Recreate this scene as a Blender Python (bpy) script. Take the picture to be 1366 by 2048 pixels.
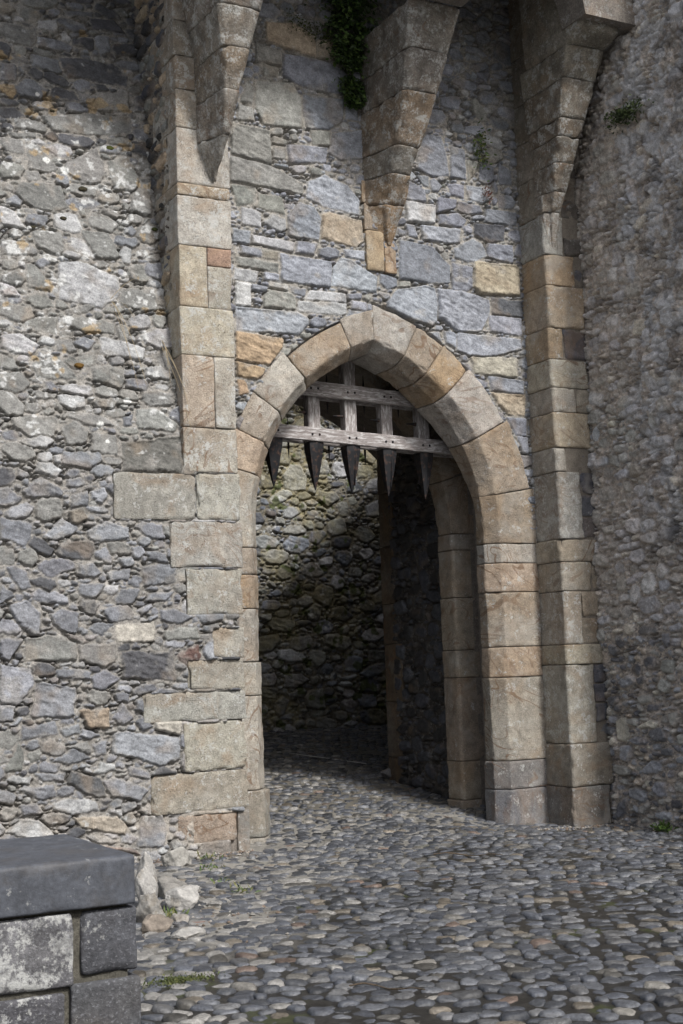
# Castle gateway with a half-raised portcullis, rubble walls and a cobbled approach.
import bpy, bmesh, math, random
import numpy as np
from mathutils import Vector, Matrix

for o in list(bpy.data.objects):
    bpy.data.objects.remove(o, do_unlink=True)
scene = bpy.context.scene
COL = scene.collection

# ------------------------------------------------------------------ camera
PITCH, ROLL, YAW = math.radians(6.4), math.radians(2.1), math.radians(28.2)
fw = Vector((math.sin(YAW) * math.cos(PITCH), math.cos(YAW) * math.cos(PITCH), math.sin(PITCH)))
r0 = Vector((math.cos(YAW), -math.sin(YAW), 0))
u0 = r0.cross(fw)
up = u0 * math.cos(ROLL) + r0 * math.sin(ROLL)
rt = fw.cross(up)
cam_d = bpy.data.cameras.new('camera')
cam = bpy.data.objects.new('camera', cam_d)
COL.objects.link(cam)
cam.matrix_world = Matrix(((rt.x, up.x, -fw.x, 0), (rt.y, up.y, -fw.y, 0), (rt.z, up.z, -fw.z, 1.6), (0, 0, 0, 1)))
cam_d.sensor_fit = 'VERTICAL'
cam_d.sensor_height = 36
cam_d.sensor_width = 24
cam_d.lens = 36 * 2800 / 2048
cam_d.clip_end = 500
scene.camera = cam

# ------------------------------------------------------------------ light
SUN_AZ, SUN_EL = math.radians(8), math.radians(45)      # from the front, to the right of the gate
sdir = Vector((math.sin(SUN_AZ) * math.cos(SUN_EL), -math.cos(SUN_AZ) * math.cos(SUN_EL), math.sin(SUN_EL)))
world = bpy.data.worlds.new('World')
scene.world = world
world.use_nodes = True
wn = world.node_tree
for n in list(wn.nodes):
    wn.nodes.remove(n)
sky = wn.nodes.new('ShaderNodeTexSky')
sky.sky_type = 'NISHITA'
sky.sun_disc = False
sky.sun_elevation = SUN_EL
sky.sun_rotation = math.atan2(sdir.x, sdir.y)
sky.dust_density = 4.0
sky.air_density = 1.0
hs = wn.nodes.new('ShaderNodeHueSaturation')
hs.inputs['Saturation'].default_value = 0.5
bg = wn.nodes.new('ShaderNodeBackground')
bg.inputs['Strength'].default_value = 0.112
wo = wn.nodes.new('ShaderNodeOutputWorld')
wn.links.new(sky.outputs[0], hs.inputs['Color'])
wn.links.new(hs.outputs[0], bg.inputs['Color'])
wn.links.new(bg.outputs[0], wo.inputs['Surface'])
sl = bpy.data.lights.new('sun', 'SUN')
sl.energy = 2.9
sl.angle = math.radians(7)
sl.color = (1.0, 0.965, 0.92)
sun = bpy.data.objects.new('sun', sl)
COL.objects.link(sun)
sun.rotation_euler = sdir.to_track_quat('Z', 'Y').to_euler()
sun.location = (0, -10, 30)
scene.view_settings.view_transform = 'Standard'
scene.view_settings.look = 'None'
scene.view_settings.exposure = 0.30
scene.view_settings.gamma = 1.0

# ------------------------------------------------------------------ main planes (metres)
YP, YF, YS, YI, YB = 11.87, 12.32, 12.59, 13.10, 13.40   # pier face, arch face, slot front, inner order front, its back
YE, YW = 15.02, 19.6                                      # end of passage, far yard wall
XC, SPR = 7.05, 3.05                                      # arch centre, springing height
RC = {1: 6.504, -1: 7.596}                                # centres of the right and the left arc
RF = 1.996                                                # radius of the arris on the face

# ------------------------------------------------------------------ noise
def _h(ix, iy, iz, s):
    h = (ix.astype(np.int64) * 374761393 + iy.astype(np.int64) * 668265263 + iz.astype(np.int64) * 2147483647 + s * 1274126177) & 0xffffffff
    h = ((h ^ (h >> 13)) * 1274126177) & 0xffffffff
    return ((h ^ (h >> 16)) & 0xffff) / 65535.0

def noise3(x, y, z, s=0):
    x = np.asarray(x, float); y = np.asarray(y, float) + 0 * x; z = np.asarray(z, float) + 0 * x
    ix, iy, iz = np.floor(x), np.floor(y), np.floor(z)
    fx, fy, fz = x - ix, y - iy, z - iz
    fx = fx * fx * (3 - 2 * fx); fy = fy * fy * (3 - 2 * fy); fz = fz * fz * (3 - 2 * fz)
    r = 0
    for dx in (0, 1):
        wx = fx if dx else 1 - fx
        for dy in (0, 1):
            wy = fy if dy else 1 - fy
            for dz in (0, 1):
                wz = fz if dz else 1 - fz
                r = r + wx * wy * wz * _h(ix + dx, iy + dy, iz + dz, s)
    return r * 2 - 1

def noise2(x, y, s=0):
    ix, iy = np.floor(x), np.floor(y)
    fx, fy = x - ix, y - iy
    fx = fx * fx * (3 - 2 * fx); fy = fy * fy * (3 - 2 * fy)
    z = np.zeros_like(ix)
    a = _h(ix, iy, z, s) * (1 - fx) + _h(ix + 1, iy, z, s) * fx
    b = _h(ix, iy + 1, z, s) * (1 - fx) + _h(ix + 1, iy + 1, z, s) * fx
    return (a * (1 - fy) + b * fy) * 2 - 1

def fbm2(x, y, s=0, o=4):
    r, a, t = 0, 1, 0
    for i in range(o):
        r = r + a * noise2(x, y, s + i * 17); t += a
        x, y, a = x * 2.03 + 5.1, y * 2.03 + 1.7, a * .5
    return r / t

def smooth(x, a, b):
    t = np.clip((x - a) / (b - a), 0, 1)
    return t * t * (3 - 2 * t)

# ------------------------------------------------------------------ objects
def tag(o, label=None, cat=None, group=None, kind=None):
    if label: o['label'] = label
    if cat: o['category'] = cat
    if group: o['group'] = group
    if kind: o['kind'] = kind
    return o

def empty(name, loc, label, cat, group=None):
    o = bpy.data.objects.new(name, None)
    o.empty_display_size = .3
    o.location = loc
    COL.objects.link(o)
    return tag(o, label, cat, group)

def link(name, me, mat, parent=None, base=None):
    """mesh data is in world metres; 'base' moves the origin there, a parent keeps it in place"""
    o = bpy.data.objects.new(name, me)
    for m in (mat if isinstance(mat, (list, tuple)) else [mat]):
        me.materials.append(m)
    COL.objects.link(o)
    if parent is not None:
        off = Vector(parent.location)
        q = parent.parent
        while q is not None:
            off += Vector(q.location); q = q.parent
        me.transform(Matrix.Translation(-off))
        o.parent = parent
    elif base is not None:
        me.transform(Matrix.Translation(-Vector(base)))
        o.location = base
    return o

def mesh_np(name, V, quads=None, tris=None, attrs=None, smooth_shade=True, matidx=None):
    me = bpy.data.meshes.new(name)
    V = np.asarray(V, np.float32)
    me.vertices.add(len(V)); me.vertices.foreach_set('co', V.ravel())
    nq = 0 if quads is None else len(quads); nt = 0 if tris is None else len(tris)
    idx = []
    if nq: idx.append(np.asarray(quads).ravel())
    if nt: idx.append(np.asarray(tris).ravel())
    idx = np.concatenate(idx).astype(np.int32)
    me.loops.add(len(idx)); me.loops.foreach_set('vertex_index', idx)
    me.polygons.add(nq + nt)
    st = np.concatenate([np.arange(nq) * 4, nq * 4 + np.arange(nt) * 3]).astype(np.int32)
    me.polygons.foreach_set('loop_start', st)
    me.update(calc_edges=True)
    me.validate()
    me.polygons.foreach_set('use_smooth', np.full(len(me.polygons), smooth_shade))
    if matidx is not None: me.polygons.foreach_set('material_index', np.asarray(matidx, np.int32))
    for k, a in (attrs or {}).items():
        a = np.asarray(a, np.float32)
        if a.ndim == 2:
            at = me.attributes.new(k, 'FLOAT_COLOR', 'POINT')
            if a.shape[1] == 3: a = np.concatenate([a, np.ones((len(a), 1), np.float32)], 1)
            at.data.foreach_set('color', a.ravel())
        else:
            at = me.attributes.new(k, 'FLOAT', 'POINT'); at.data.foreach_set('value', a)
    me.update()
    return me

def grid_quads(nu, nv, keep=None):
    i = np.arange(nv * nu).reshape(nv, nu)
    q = np.stack([i[:-1, :-1], i[:-1, 1:], i[1:, 1:], i[1:, :-1]], -1)
    if keep is not None:
        q = q[keep]
    return q.reshape(-1, 4)

# ------------------------------------------------------------------ swept, weathered blocks
class Acc:
    def __init__(s): s.V = []; s.Q = []; s.T = []; s.C = []; s.R = []; s.L = []; s.n = 0
    def add(s, V, Q, T, c, r, l):
        s.V.append(V); s.Q.append(np.asarray(Q).reshape(-1, 4) + s.n); s.T.append(np.asarray(T).reshape(-1, 3) + s.n)
        s.C.append(np.tile(c, (len(V), 1)) if np.ndim(c) == 1 else c); s.R.append(np.full(len(V), r)); s.L.append(np.full(len(V), l)); s.n += len(V)
    def build(s, name, mat, parent=None, base=None, smooth_shade=True):
        me = mesh_np(name, np.concatenate(s.V), np.concatenate(s.Q), np.concatenate(s.T),
                     dict(Col=np.concatenate(s.C), Rnd=np.concatenate(s.R), Lich=np.concatenate(s.L)), smooth_shade)
        return link(name, me, mat, parent, base)

_bs = [0]
def sweep(acc, secs, col, seg=.021, inset=.005, amp=.005, rnd=None, lich=.3, chip=.006, f=9., warp=.006, sharp=False):
    """secs: (m,k,3) matching polygons along the block; corners get worn, faces slightly uneven"""
    _bs[0] += 1; sd = _bs[0]
    rr = random.Random(sd * 7 + 1)
    S = np.array(secs, float)
    if len(S) == 2 and warp:
        pass
    m, k = S.shape[:2]
    # perimeter resample, closer together at the corners so that edges stay crisp
    cols = []; cw = []
    for e in range(k):
        a, b = S[:, e], S[:, (e + 1) % k]
        L = np.linalg.norm(b - a, axis=1).max()
        n = max(1 if sharp else 2, int(round(L / seg)))
        t = np.arange(n) / n
        if not sharp and L > .05: t = np.concatenate([[0, .008 / L], t[1:], [1 - .008 / L]])
        cols.append(a[:, None, :] * (1 - t)[None, :, None] + b[:, None, :] * t[None, :, None])
        d = np.minimum(t, 1 - t) * L; cw.append(np.exp(-(d / .012) ** 2))
    P = np.concatenate(cols, 1); cw = np.concatenate(cw)[None, :]
    # along sweep
    cen = S.mean(1); seglen = np.linalg.norm(np.diff(cen, axis=0), axis=1); tot = seglen.sum()
    s_at = np.concatenate([[0], np.cumsum(seglen)])
    nn = max(2, int(round(tot / seg)))
    ss = np.concatenate([[0, inset * .9], np.linspace(0, tot, nn + 1)[1:-1], [tot - inset * .9, tot]])
    ss = ss[(ss <= inset * .95) | (ss >= tot - inset * .95) | ((ss > inset * 1.6) & (ss < tot - inset * 1.6))]
    R = []
    for s in ss:
        j = min(len(seglen) - 1, max(0, np.searchsorted(s_at, s, 'right') - 1))
        t = (s - s_at[j]) / max(1e-6, seglen[j])
        R.append(P[j] * (1 - t) + P[j + 1] * t)
    R = np.array(R)
    if not sharp: R = R * .5 + .25 * (np.roll(R, 1, 1) + np.roll(R, -1, 1))
    C = R.mean(1, keepdims=True)
    D = R - C; Ln = np.linalg.norm(D, axis=2, keepdims=True); D = D / np.maximum(Ln, 1e-6)
    edge = np.zeros(len(ss)); edge[0] = edge[-1] = 1
    ins = np.where(edge > 0, inset, 0.)[:, None, None]
    x, y, z = R[..., 0], R[..., 1], R[..., 2]
    o = sd * 3.7
    nz = noise3(x * f + o, y * f, z * f, 1) * amp + noise3(x * f * 3.1, y * f * 3.1 + o, z * f * 3.1, 2) * amp * .5
    nz = nz + noise3(x * 2.2 + o, y * 2.2, z * 2.2, 5) * warp
    ch = np.clip(noise3(x * 14, y * 14 + o, z * 14, 3) - .1, 0, 1) * chip
    near = np.zeros(len(ss)); near[:2] = 1; near[-2:] = 1
    if amp > .003:
        nz = nz + noise3(x * 42, y * 42 + o, z * 42, 4) * amp * .42
        big = np.clip(noise3(x * 7 + o, y * 7, z * 7, 6) - .25, 0, 1) * chip * 3.2
        nz = nz - big * np.clip(cw + near[:, None], 0, 1)
    nz = nz - ch * (.4 + 2.0 * near[:, None] + 1.4 * cw)
    R = R + D * nz[..., None] - D * ins
    nr, npz = R.shape[:2]
    V = R.reshape(-1, 3)
    i = np.arange(nr * npz).reshape(nr, npz)
    ir = np.roll(i, -1, 1)
    Q = np.stack([i[:-1], ir[:-1], ir[1:], i[1:]], -1).reshape(-1, 4)
    c0, c1 = len(V), len(V) + 1
    V = np.concatenate([V, R[0].mean(0)[None], R[-1].mean(0)[None]])
    T = [np.stack([np.full(npz, c0), ir[0], i[0]], -1), np.stack([np.full(npz, c1), i[-1], ir[-1]], -1)]
    T = np.concatenate(T)
    vx, vy, vz = V[:, 0], V[:, 1], V[:, 2]
    mot = noise3(vx * 4 + o, vy * 4, vz * 4, 61) * .5 + noise3(vx * 11, vy * 11 + o, vz * 11, 62) * .35 + noise3(vx * 28, vy * 28, vz * 28 + o, 63) * .3
    if amp > .003:
        cc = np.array(col)[None] * (1 + .30 * mot)[:, None]
        tn = smooth(noise3(vx * 2.6 + o, vy * 2.6, vz * 5, 64), .05, .6)[:, None] * .32
        cc = cc * (1 - tn) + np.array((.24, .17, .105)) * tn
        gr = smooth(noise3(vx * 3 + 9, vy * 3 + o, vz * 3, 65), .15, .6)[:, None] * .30
        cc = cc * (1 - gr) + np.array((.25, .25, .24)) * gr
        col = np.clip(cc, .01, .8)
    acc.add(V, Q, T, np.array(col), rr.random() if rnd is None else rnd, lich)

def zblock(acc, poly, z0, z1, col, gap=.0035, **k):
    """plan polygon [(x,y)..] swept from z0 to z1"""
    p = np.array(poly, float)
    A = np.concatenate([p, np.full((len(p), 1), z0 + gap)], 1)
    B = np.concatenate([p, np.full((len(p), 1), z1 - gap)], 1)
    sweep(acc, [A, B], col, **k)

def rectp(x0, x1, y0, y1): return [(x0, y0), (x1, y0), (x1, y1), (x0, y1)]

def boxes(name, lst, mat, parent=None, base=None, col=(.2, .18, .16)):
    """plain core masses hidden behind the masonry skin"""
    V, Q = [], []
    for (x0, x1, y0, y1, z0, z1) in lst:
        n = len(V)
        V += [(x0, y0, z0), (x1, y0, z0), (x1, y1, z0), (x0, y1, z0), (x0, y0, z1), (x1, y0, z1), (x1, y1, z1), (x0, y1, z1)]
        Q += [(n, n + 3, n + 2, n + 1), (n + 4, n + 5, n + 6, n + 7), (n, n + 1, n + 5, n + 4), (n + 1, n + 2, n + 6, n + 5), (n + 2, n + 3, n + 7, n + 6), (n + 3, n, n + 4, n + 7)]
    me = mesh_np(name, V, Q, None, dict(Col=np.tile(col, (len(V), 1)), Rnd=np.zeros(len(V)), Lich=np.full(len(V), .2)), False)
    return link(name, me, mat, parent, base)

def slices(V, Q, xs, zlo, zhi, y0, y1):
    """solid wall between y0 and y1 whose underside follows zlo(x)"""
    n = len(V); m = len(xs)
    for x in xs:
        a = zlo(x)
        V += [(x, y0, a), (x, y1, a), (x, y1, zhi), (x, y0, zhi)]
    for i in range(m - 1):
        a, b = n + 4 * i, n + 4 * i + 4
        for k in range(4):
            Q.append((a + k, b + k, b + (k + 1) % 4, a + (k + 1) % 4))
    Q.append((n, n + 1, n + 2, n + 3)); e = n + 4 * (m - 1); Q.append((e + 3, e + 2, e + 1, e))

def arch_z(x, r):
    s = 1 if x >= XC else -1
    d = r * r - (x - RC[s]) ** 2
    return SPR + math.sqrt(d) if d > 0 else SPR

# ------------------------------------------------------------------ rubble heightfields
PAL = dict(b=(.172, .187, .222), B=(.235, .255, .298), W=(.33, .34, .355), g=(.205, .208, .195), d=(.085, .09, .105), D=(.13, .13, .115),
           t=(.33, .27, .20), o=(.35, .255, .155), c=(.39, .36, .29), r=(.15, .07, .055), k=(.05, .05, .052))

def hull(pts):
    pts = sorted(set(pts))
    def half(ps):
        h = []
        for p in ps:
            while len(h) > 1 and (h[-1][0] - h[-2][0]) * (p[1] - h[-2][1]) - (h[-1][1] - h[-2][1]) * (p[0] - h[-2][0]) <= 0: h.pop()
            h.append(p)
        return h
    a, b = half(pts), half(pts[::-1])
    return a[:-1] + b[:-1]

def parse(txt):
    out = []
    for l in txt.strip().splitlines():
        c, *v = l.split(); v = [int(q) / 100 for q in v]
        out.append((c, hull(list(zip(v[::2], v[1::2])))))
    return out

def masonry(name, mapf, u0, u1, v0, v1, step, manual, zones, seed, mat, parent=None, base=None, holef=None,
            mort=(.30, .27, .235), relief=.03, gap=.012, passes=None, rough=1., pits=(), lich=None, lumps=.012, crev=.6,
            edgew=.022, mortn=.008, extra=None, wob=.014, mlev=-.002, smr=.35, desat=0., grow=.006, lighten=1.):
    rng = np.random.RandomState(seed)
    nu = int((u1 - u0) / step) + 1; nv = int((v1 - v0) / step) + 1
    us = u0 + np.arange(nu) * step; vs = v0 + np.arange(nv) * step
    U, Vv = np.meshgrid(us, vs)
    WU = U + wob * fbm2(U * 9, Vv * 9, seed + 1, 3) + .3 * wob * noise2(U * 45, Vv * 45, seed + 2)
    WV = Vv + wob * fbm2(U * 9, Vv * 9, seed + 3, 3) + .3 * wob * noise2(U * 45, Vv * 45, seed + 4)
    E1 = np.full(U.shape, -9.); E2 = np.full(U.shape, -9.); ID = np.zeros(U.shape, np.int32)
    stones = []
    def planes(poly):
        n = len(poly); N = []
        for i in range(n):
            (x0, y0), (x1, y1) = poly[i], poly[(i + 1) % n]
            dx, dy = x1 - x0, y1 - y0; L = math.hypot(dx, dy)
            if L < 1e-4: continue
            nx, ny = dy / L, -dx / L
            N.append((nx, ny, nx * x0 + ny * y0))
        return N
    def win(x0, x1, y0, y1, m=.06):
        i0 = max(0, int((x0 - m - u0) / step)); i1 = min(nu, int((x1 + m - u0) / step) + 2)
        j0 = max(0, int((y0 - m - v0) / step)); j1 = min(nv, int((y1 + m - v0) / step) + 2)
        return slice(j0, j1), slice(i0, i1)
    def evalp(N, w):
        e = None
        for nx, ny, h in N:
            d = h - nx * WU[w] - ny * WV[w]
            e = d if e is None else np.minimum(e, d)
        return e
    def commit(N, w, e, c, cu, cv):
        k = len(stones); stones.append((c, cu, cv))
        up_ = e > E1[w]
        E2[w] = np.where(up_, E1[w], np.maximum(E2[w], e))
        E1[w] = np.where(up_, e, E1[w]); ID[w] = np.where(up_, k, ID[w])
    for c, poly in manual:
        xs = [p[0] for p in poly]; ys = [p[1] for p in poly]
        if max(xs) < u0 or min(xs) > u1 or max(ys) < v0 or min(ys) > v1: continue
        w = win(min(xs), max(xs), min(ys), max(ys)); N = planes(poly)
        if w[0].stop <= w[0].start or w[1].stop <= w[1].start: continue
        commit(N, w, evalp(N, w) + grow, c, sum(xs) / len(xs), sum(ys) / len(ys))
    area = (u1 - u0) * (v1 - v0)
    for (dens, a0, a1, b0, b1, tol) in passes:
        tries = int(dens * area)
        for blk in range(6):
            free = np.argwhere(E1 < -.004)
            if len(free) < 20: break
            for q in range(tries // 6):
                j, i = free[rng.randint(len(free))]
                if E1[j, i] > -.002: continue
                cu, cv = us[i], vs[j]
                a = rng.uniform(a0, a1); b = min(a, rng.uniform(b0, b1)) * (1 if rng.rand() > .06 else 1.5)
                th = rng.normal(0, .12) + (rng.normal(0, .5) if rng.rand() < .15 else 0)
                pts = []
                nn = rng.randint(5, 9)
                for t in range(nn):
                    al = (t + rng.uniform(-.32, .32)) / nn * 2 * math.pi
                    ca, sa = math.cos(al), math.sin(al)
                    rr_ = 1 / (abs(ca) ** 3.2 + abs(sa) ** 3.2) ** (1 / 3.2) * rng.uniform(.85, 1.08)
                    x, y = a * ca * rr_, b * sa * rr_
                    pts.append((cu + x * math.cos(th) - y * math.sin(th), cv + x * math.sin(th) + y * math.cos(th)))
                pts = hull(pts)
                if len(pts) < 3: continue
                w = win(cu - a * 1.2, cu + a * 1.2, cv - a, cv + a, .03)
                N = planes(pts); e = evalp(N, w)
                ins = e > .003
                tot = ins.sum()
                if tot < 4: continue
                if (ins & (E1[w] > -.001)).sum() > tol * tot: continue
                c = zones(cu, cv, rng, a)
                commit(N, w, e, c, cu, cv)
    n = len(stones)
    E = np.minimum(E1, (E1 - E2) * .6) - gap / 2
    J = ID
    hs_ = relief * (.35 + 1.1 * rng.rand(n)); tx = rng.normal(0, .05, n); ty = rng.normal(-.03, .07, n)
    cu = np.array([s[1] for s in stones]); cv = np.array([s[2] for s in stones])
    off = rng.rand(n) * 50
    A_, B_ = U * .94 - Vv * .34, U * .34 + Vv * .94
    # split-face texture: slanting, stretched fracture ripples that differ from stone to stone
    ph = off[J]
    fr = (1 - np.abs(fbm2(A_ * 7 + ph, B_ * 15 + ph, seed + 11, 3)) * 2) * .009 + fbm2(A_ * 26 + ph, B_ * 44, seed + 12, 2) * .006
    stp = np.floor((B_ + .02 * noise2(A_ * 8, B_ * 8 + ph, seed + 15)) * 22 + ph) % 3 * .0018
    tilt = np.clip(tx[J] * (U - cu[J]) + ty[J] * (Vv - cv[J]), -.03, .03)
    rs = (rng.rand(n) * .9 + .35)[J]
    hst = hs_[J] * np.clip(E / edgew, 0, 1) ** .55 + tilt * np.clip(E / .03, 0, 1) + (fr + stp) * rough * rs * np.clip(E / .012, 0, 1)
    grav = fbm2(U * 38, Vv * 38, seed + 20, 3)
    hm = mortn * grav + .6 * mortn * noise2(U * 110, Vv * 110, seed + 22) + mortn * 1.2 * fbm2(U * 6, Vv * 6, seed + 21, 2)
    # mortar fills the joints to a varying level; where it has fallen out a dark crevice remains
    lvl = mlev + .012 * fbm2(U * 3, Vv * 3, seed + 23, 2)
    inside = smooth(E, -.002, .004)
    cr = smooth(fbm2(U * 5.5 + 9, Vv * 8, seed + 30, 3), .08 - .5 * (crev - .5), .3) * np.exp(-((E + .004) / .006) ** 2)
    H = hst * inside + (hm + lvl) * (1 - inside) - cr * .045 * (E1 > -.03)
    H = H + lumps * fbm2(U * 1.7, Vv * 1.7, seed + 40, 3)
    # colour
    base_c = np.array([PAL[s[0]] for s in stones]) * (1 + rng.normal(0, .09, n))[:, None]
    base_c = base_c * (1 + rng.normal(0, .012, (n, 3)))
    base_c = (base_c * (1 - desat) + base_c.mean(1, keepdims=True) * desat) * lighten
    v1_ = fbm2(U * 10 + ph, Vv * 14, seed + 50, 4)[..., None]
    v2_ = fbm2(U * 30, Vv * 30 + ph, seed + 51, 3)[..., None]
    C = base_c[J] * (1 + .28 * v1_ + .22 * v2_)
    wm = fbm2(U * 4 + 3, Vv * 4 + ph * .3, seed + 52, 3)
    brown = smooth(wm, .18, .55)[..., None] * .35
    C = C * (1 - brown) + np.array((.25, .19, .13)) * brown
    M = np.array(mort) * (1 + .30 * grav[..., None] + .22 * fbm2(U * 2, Vv * 2, seed + 53, 3)[..., None])
    peb = smooth(noise2(U * 70, Vv * 70, seed + 54), .45, .7)[..., None]
    M = M * (1 - peb) + np.array((.36, .36, .35)) * peb * (.6 + .4 * v2_)
    ii = inside[..., None]
    smear = smooth(fbm2(U * 7 + 1, Vv * 7, seed + 55, 4) + .9 * np.exp(-np.clip(E, 0, 1)[...] / .015) - smr, .15, .5)[..., None] * .55
    C = C * (1 - smear) + M * smear
    C = C * ii + M * (1 - ii)
    if lich is not None:
        lz = lich(U, Vv)
        spot = smooth(fbm2(U * 8 + 30, Vv * 8, seed + 60, 4) * .6 + fbm2(U * 26, Vv * 26, seed + 61, 2) * .35, .46 - .34 * lz, .56 - .30 * lz)
        spot = (spot * (.35 + .65 * ii[..., 0]) * np.clip(lz * 2, 0, 1))[..., None] * .85
        C = C * (1 - spot) + np.array((.50, .51, .51)) * (1 + .15 * v2_) * spot
    for (pu0, pu1, pv0, pv1) in pits:
        wgt = smooth(U, pu0, pu0 + .03) * smooth(-U, -pu1, -pu1 + .03) * smooth(Vv, pv0, pv0 + .03) * smooth(-Vv, -pv1, -pv1 + .03)
        H = H * (1 - wgt) - .05 * wgt
    if extra is not None:
        H, C = extra(U, Vv, H, C)
    C = np.clip(C, .01, .8)
    X, Y, Z = mapf(U, Vv, H)
    P = np.stack([X, Y, Z], -1).reshape(-1, 3)
    keep = None
    if holef is not None:
        kv = holef(U, Vv)
        keep = kv[:-1, :-1] & kv[1:, :-1] & kv[:-1, 1:] & kv[1:, 1:]
    q = grid_quads(nu, nv, keep)
    me = mesh_np(name, P, q, None, dict(Col=C.reshape(-1, 3)))
    return link(name, me, mat, parent, base)

# ------------------------------------------------------------------ materials
def newmat(name):
    m = bpy.data.materials.new(name); m.use_nodes = True
    nt = m.node_tree
    for n in list(nt.nodes): nt.nodes.remove(n)
    return m, nt

def N(nt, t, **k):
    n = nt.nodes.new(t)
    for a, b in k.items():
        if a in n.inputs.keys() if isinstance(a, str) else False: n.inputs[a].default_value = b
        else: setattr(n, a, b)
    return n

def stone_mat(name, rough=.88, fine=90., bump=.35, dist=.006, speck=.35, band=0., lichen=0., spec=.25, pit=0., tool=0., stain=0.):
    m, nt = newmat(name); L = nt.links.new
    out = N(nt, 'ShaderNodeOutputMaterial'); b = N(nt, 'ShaderNodeBsdfPrincipled')
    L(b.outputs[0], out.inputs[0])
    tc = N(nt, 'ShaderNodeTexCoord'); at = N(nt, 'ShaderNodeAttribute', attribute_name='Col')
    col = at.outputs['Color']; vec = tc.outputs['Object']
    def noise(scale, detail=4, rough_=.6, v=None, dist_=0.):
        n = N(nt, 'ShaderNodeTexNoise'); n.inputs['Scale'].default_value = scale; n.inputs['Detail'].default_value = detail
        n.inputs['Roughness'].default_value = rough_; n.inputs['Distortion'].default_value = dist_
        L(v if v is not None else vec, n.inputs['Vector']); return n.outputs[0]
    def ramp(v, a, b_, c0=0., c1=1.):
        r = N(nt, 'ShaderNodeMapRange'); r.inputs['From Min'].default_value = a; r.inputs['From Max'].default_value = b_
        r.inputs['To Min'].default_value = c0; r.inputs['To Max'].default_value = c1; L(v, r.inputs['Value']); return r.outputs[0]
    def mult(c, fac):
        x = N(nt, 'ShaderNodeVectorMath', operation='SCALE'); L(c, x.inputs[0]); L(fac, x.inputs['Scale']); return x.outputs[0]
    def mixc(c, fac, c2):
        x = N(nt, 'ShaderNodeMix', data_type='RGBA'); L(fac, x.inputs[0]); L(c, x.inputs[6])
        if isinstance(c2, tuple): x.inputs[7].default_value = (*c2, 1)
        else: L(c2, x.inputs[7])
        return x.outputs[2]
    def mm(a, b_, op='MULTIPLY'):
        x = N(nt, 'ShaderNodeMath', operation=op)
        for i, q in enumerate((a, b_)):
            if isinstance(q, (int, float)): x.inputs[i].default_value = q
            else: L(q, x.inputs[i])
        return x.outputs[0]
    n1 = noise(fine, 5, .7)
    col = mult(col, ramp(n1, .3, .7, 1 - speck, 1 + speck))
    n2 = noise(13, 4, .6)
    col = mult(col, ramp(n2, .3, .7, .76, 1.2))
    hgt = mm(n1, .7)
    if band > 0 or lichen > 0:
        rn = N(nt, 'ShaderNodeAttribute', attribute_name='Rnd')
        sc = N(nt, 'ShaderNodeVectorMath', operation='SCALE'); sc.inputs[0].default_value = (37., 19., 53.); L(rn.outputs['Fac'], sc.inputs['Scale'])
        ad = N(nt, 'ShaderNodeVectorMath', operation='ADD'); L(vec, ad.inputs[0]); L(sc.outputs[0], ad.inputs[1])
        pv = ad.outputs[0]
    if band > 0:
        vr = N(nt, 'ShaderNodeVectorRotate', rotation_type='AXIS_ANGLE'); vr.inputs['Axis'].default_value = (.3, 1, .2)
        L(vec, vr.inputs['Vector']); L(mm(rn.outputs['Fac'], 9.), vr.inputs['Angle'])
        av = N(nt, 'ShaderNodeVectorMath', operation='ADD'); L(vr.outputs[0], av.inputs[0]); L(sc.outputs[0], av.inputs[1])
        # iron-stained veins: contour lines of a stretched noise field, so they swirl and never repeat
        sv = N(nt, 'ShaderNodeMapping'); sv.inputs['Scale'].default_value = (1., 1., 2.4); L(av.outputs[0], sv.inputs['Vector'])
        fld = mm(noise(1.25, 2.5, .45, sv.outputs[0], .6), 11.)
        pp = N(nt, 'ShaderNodeMath', operation='PINGPONG'); L(fld, pp.inputs[0]); pp.inputs[1].default_value = .5
        wid = ramp(noise(6, 2, .5, pv), .3, .7, .03, .20)
        sb = mm(wid, pp.outputs[0], 'SUBTRACT')
        lines = ramp(sb, 0., .05)
        msk = mm(ramp(noise(2.4, 2, .5, pv), .43, .54), ramp(rn.outputs['Fac'], .35, .8))
        col = mixc(col, mm(mm(lines, msk), .72 * band), (.17, .105, .065))
        big = mm(ramp(noise(2.3, 4, .6, av.outputs[0], 1.2), .50, .66), ramp(rn.outputs['Fac'], 1., .3, .3, 1.))
        col = mixc(col, mm(big, .38 * band), (.30, .20, .12))
        wh = ramp(noise(3.1, 3, .6, pv), .55, .7)
        col = mixc(col, mm(wh, .4), (.40, .39, .36))
    if lichen > 0:
        la = N(nt, 'ShaderNodeAttribute', attribute_name='Lich')
        ln = mm(mm(noise(9, 5, .7, pv), .6), mm(noise(42, 4, .7, pv), .4), 'ADD')
        thr = mm(.62, mm(la.outputs['Fac'], .22), 'SUBTRACT')
        lf = ramp(mm(ln, thr, 'SUBTRACT'), 0., .06)
        col = mixc(col, mm(lf, .75 * lichen), (.50, .51, .50))
    if pit > 0:
        vo = N(nt, 'ShaderNodeTexVoronoi'); vo.inputs['Scale'].default_value = 55; L(vec, vo.inputs['Vector'])
        pm = mm(ramp(vo.outputs['Distance'], .18, .32), 1.)
        pk = ramp(noise(14, 2, .5), .45, .6)
        pf = mm(mm(ramp(pm, 0, 1, 1, 0), pk), pit)
        col = mixc(col, mm(pf, .6), (.09, .075, .06))
        hgt = mm(hgt, mm(pf, 1.2), 'SUBTRACT')
    if stain > 0:
        sn = ramp(noise(4.5, 5, .7), .47, .62)
        col = mixc(col, mm(sn, stain), (.085, .075, .065))
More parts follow.
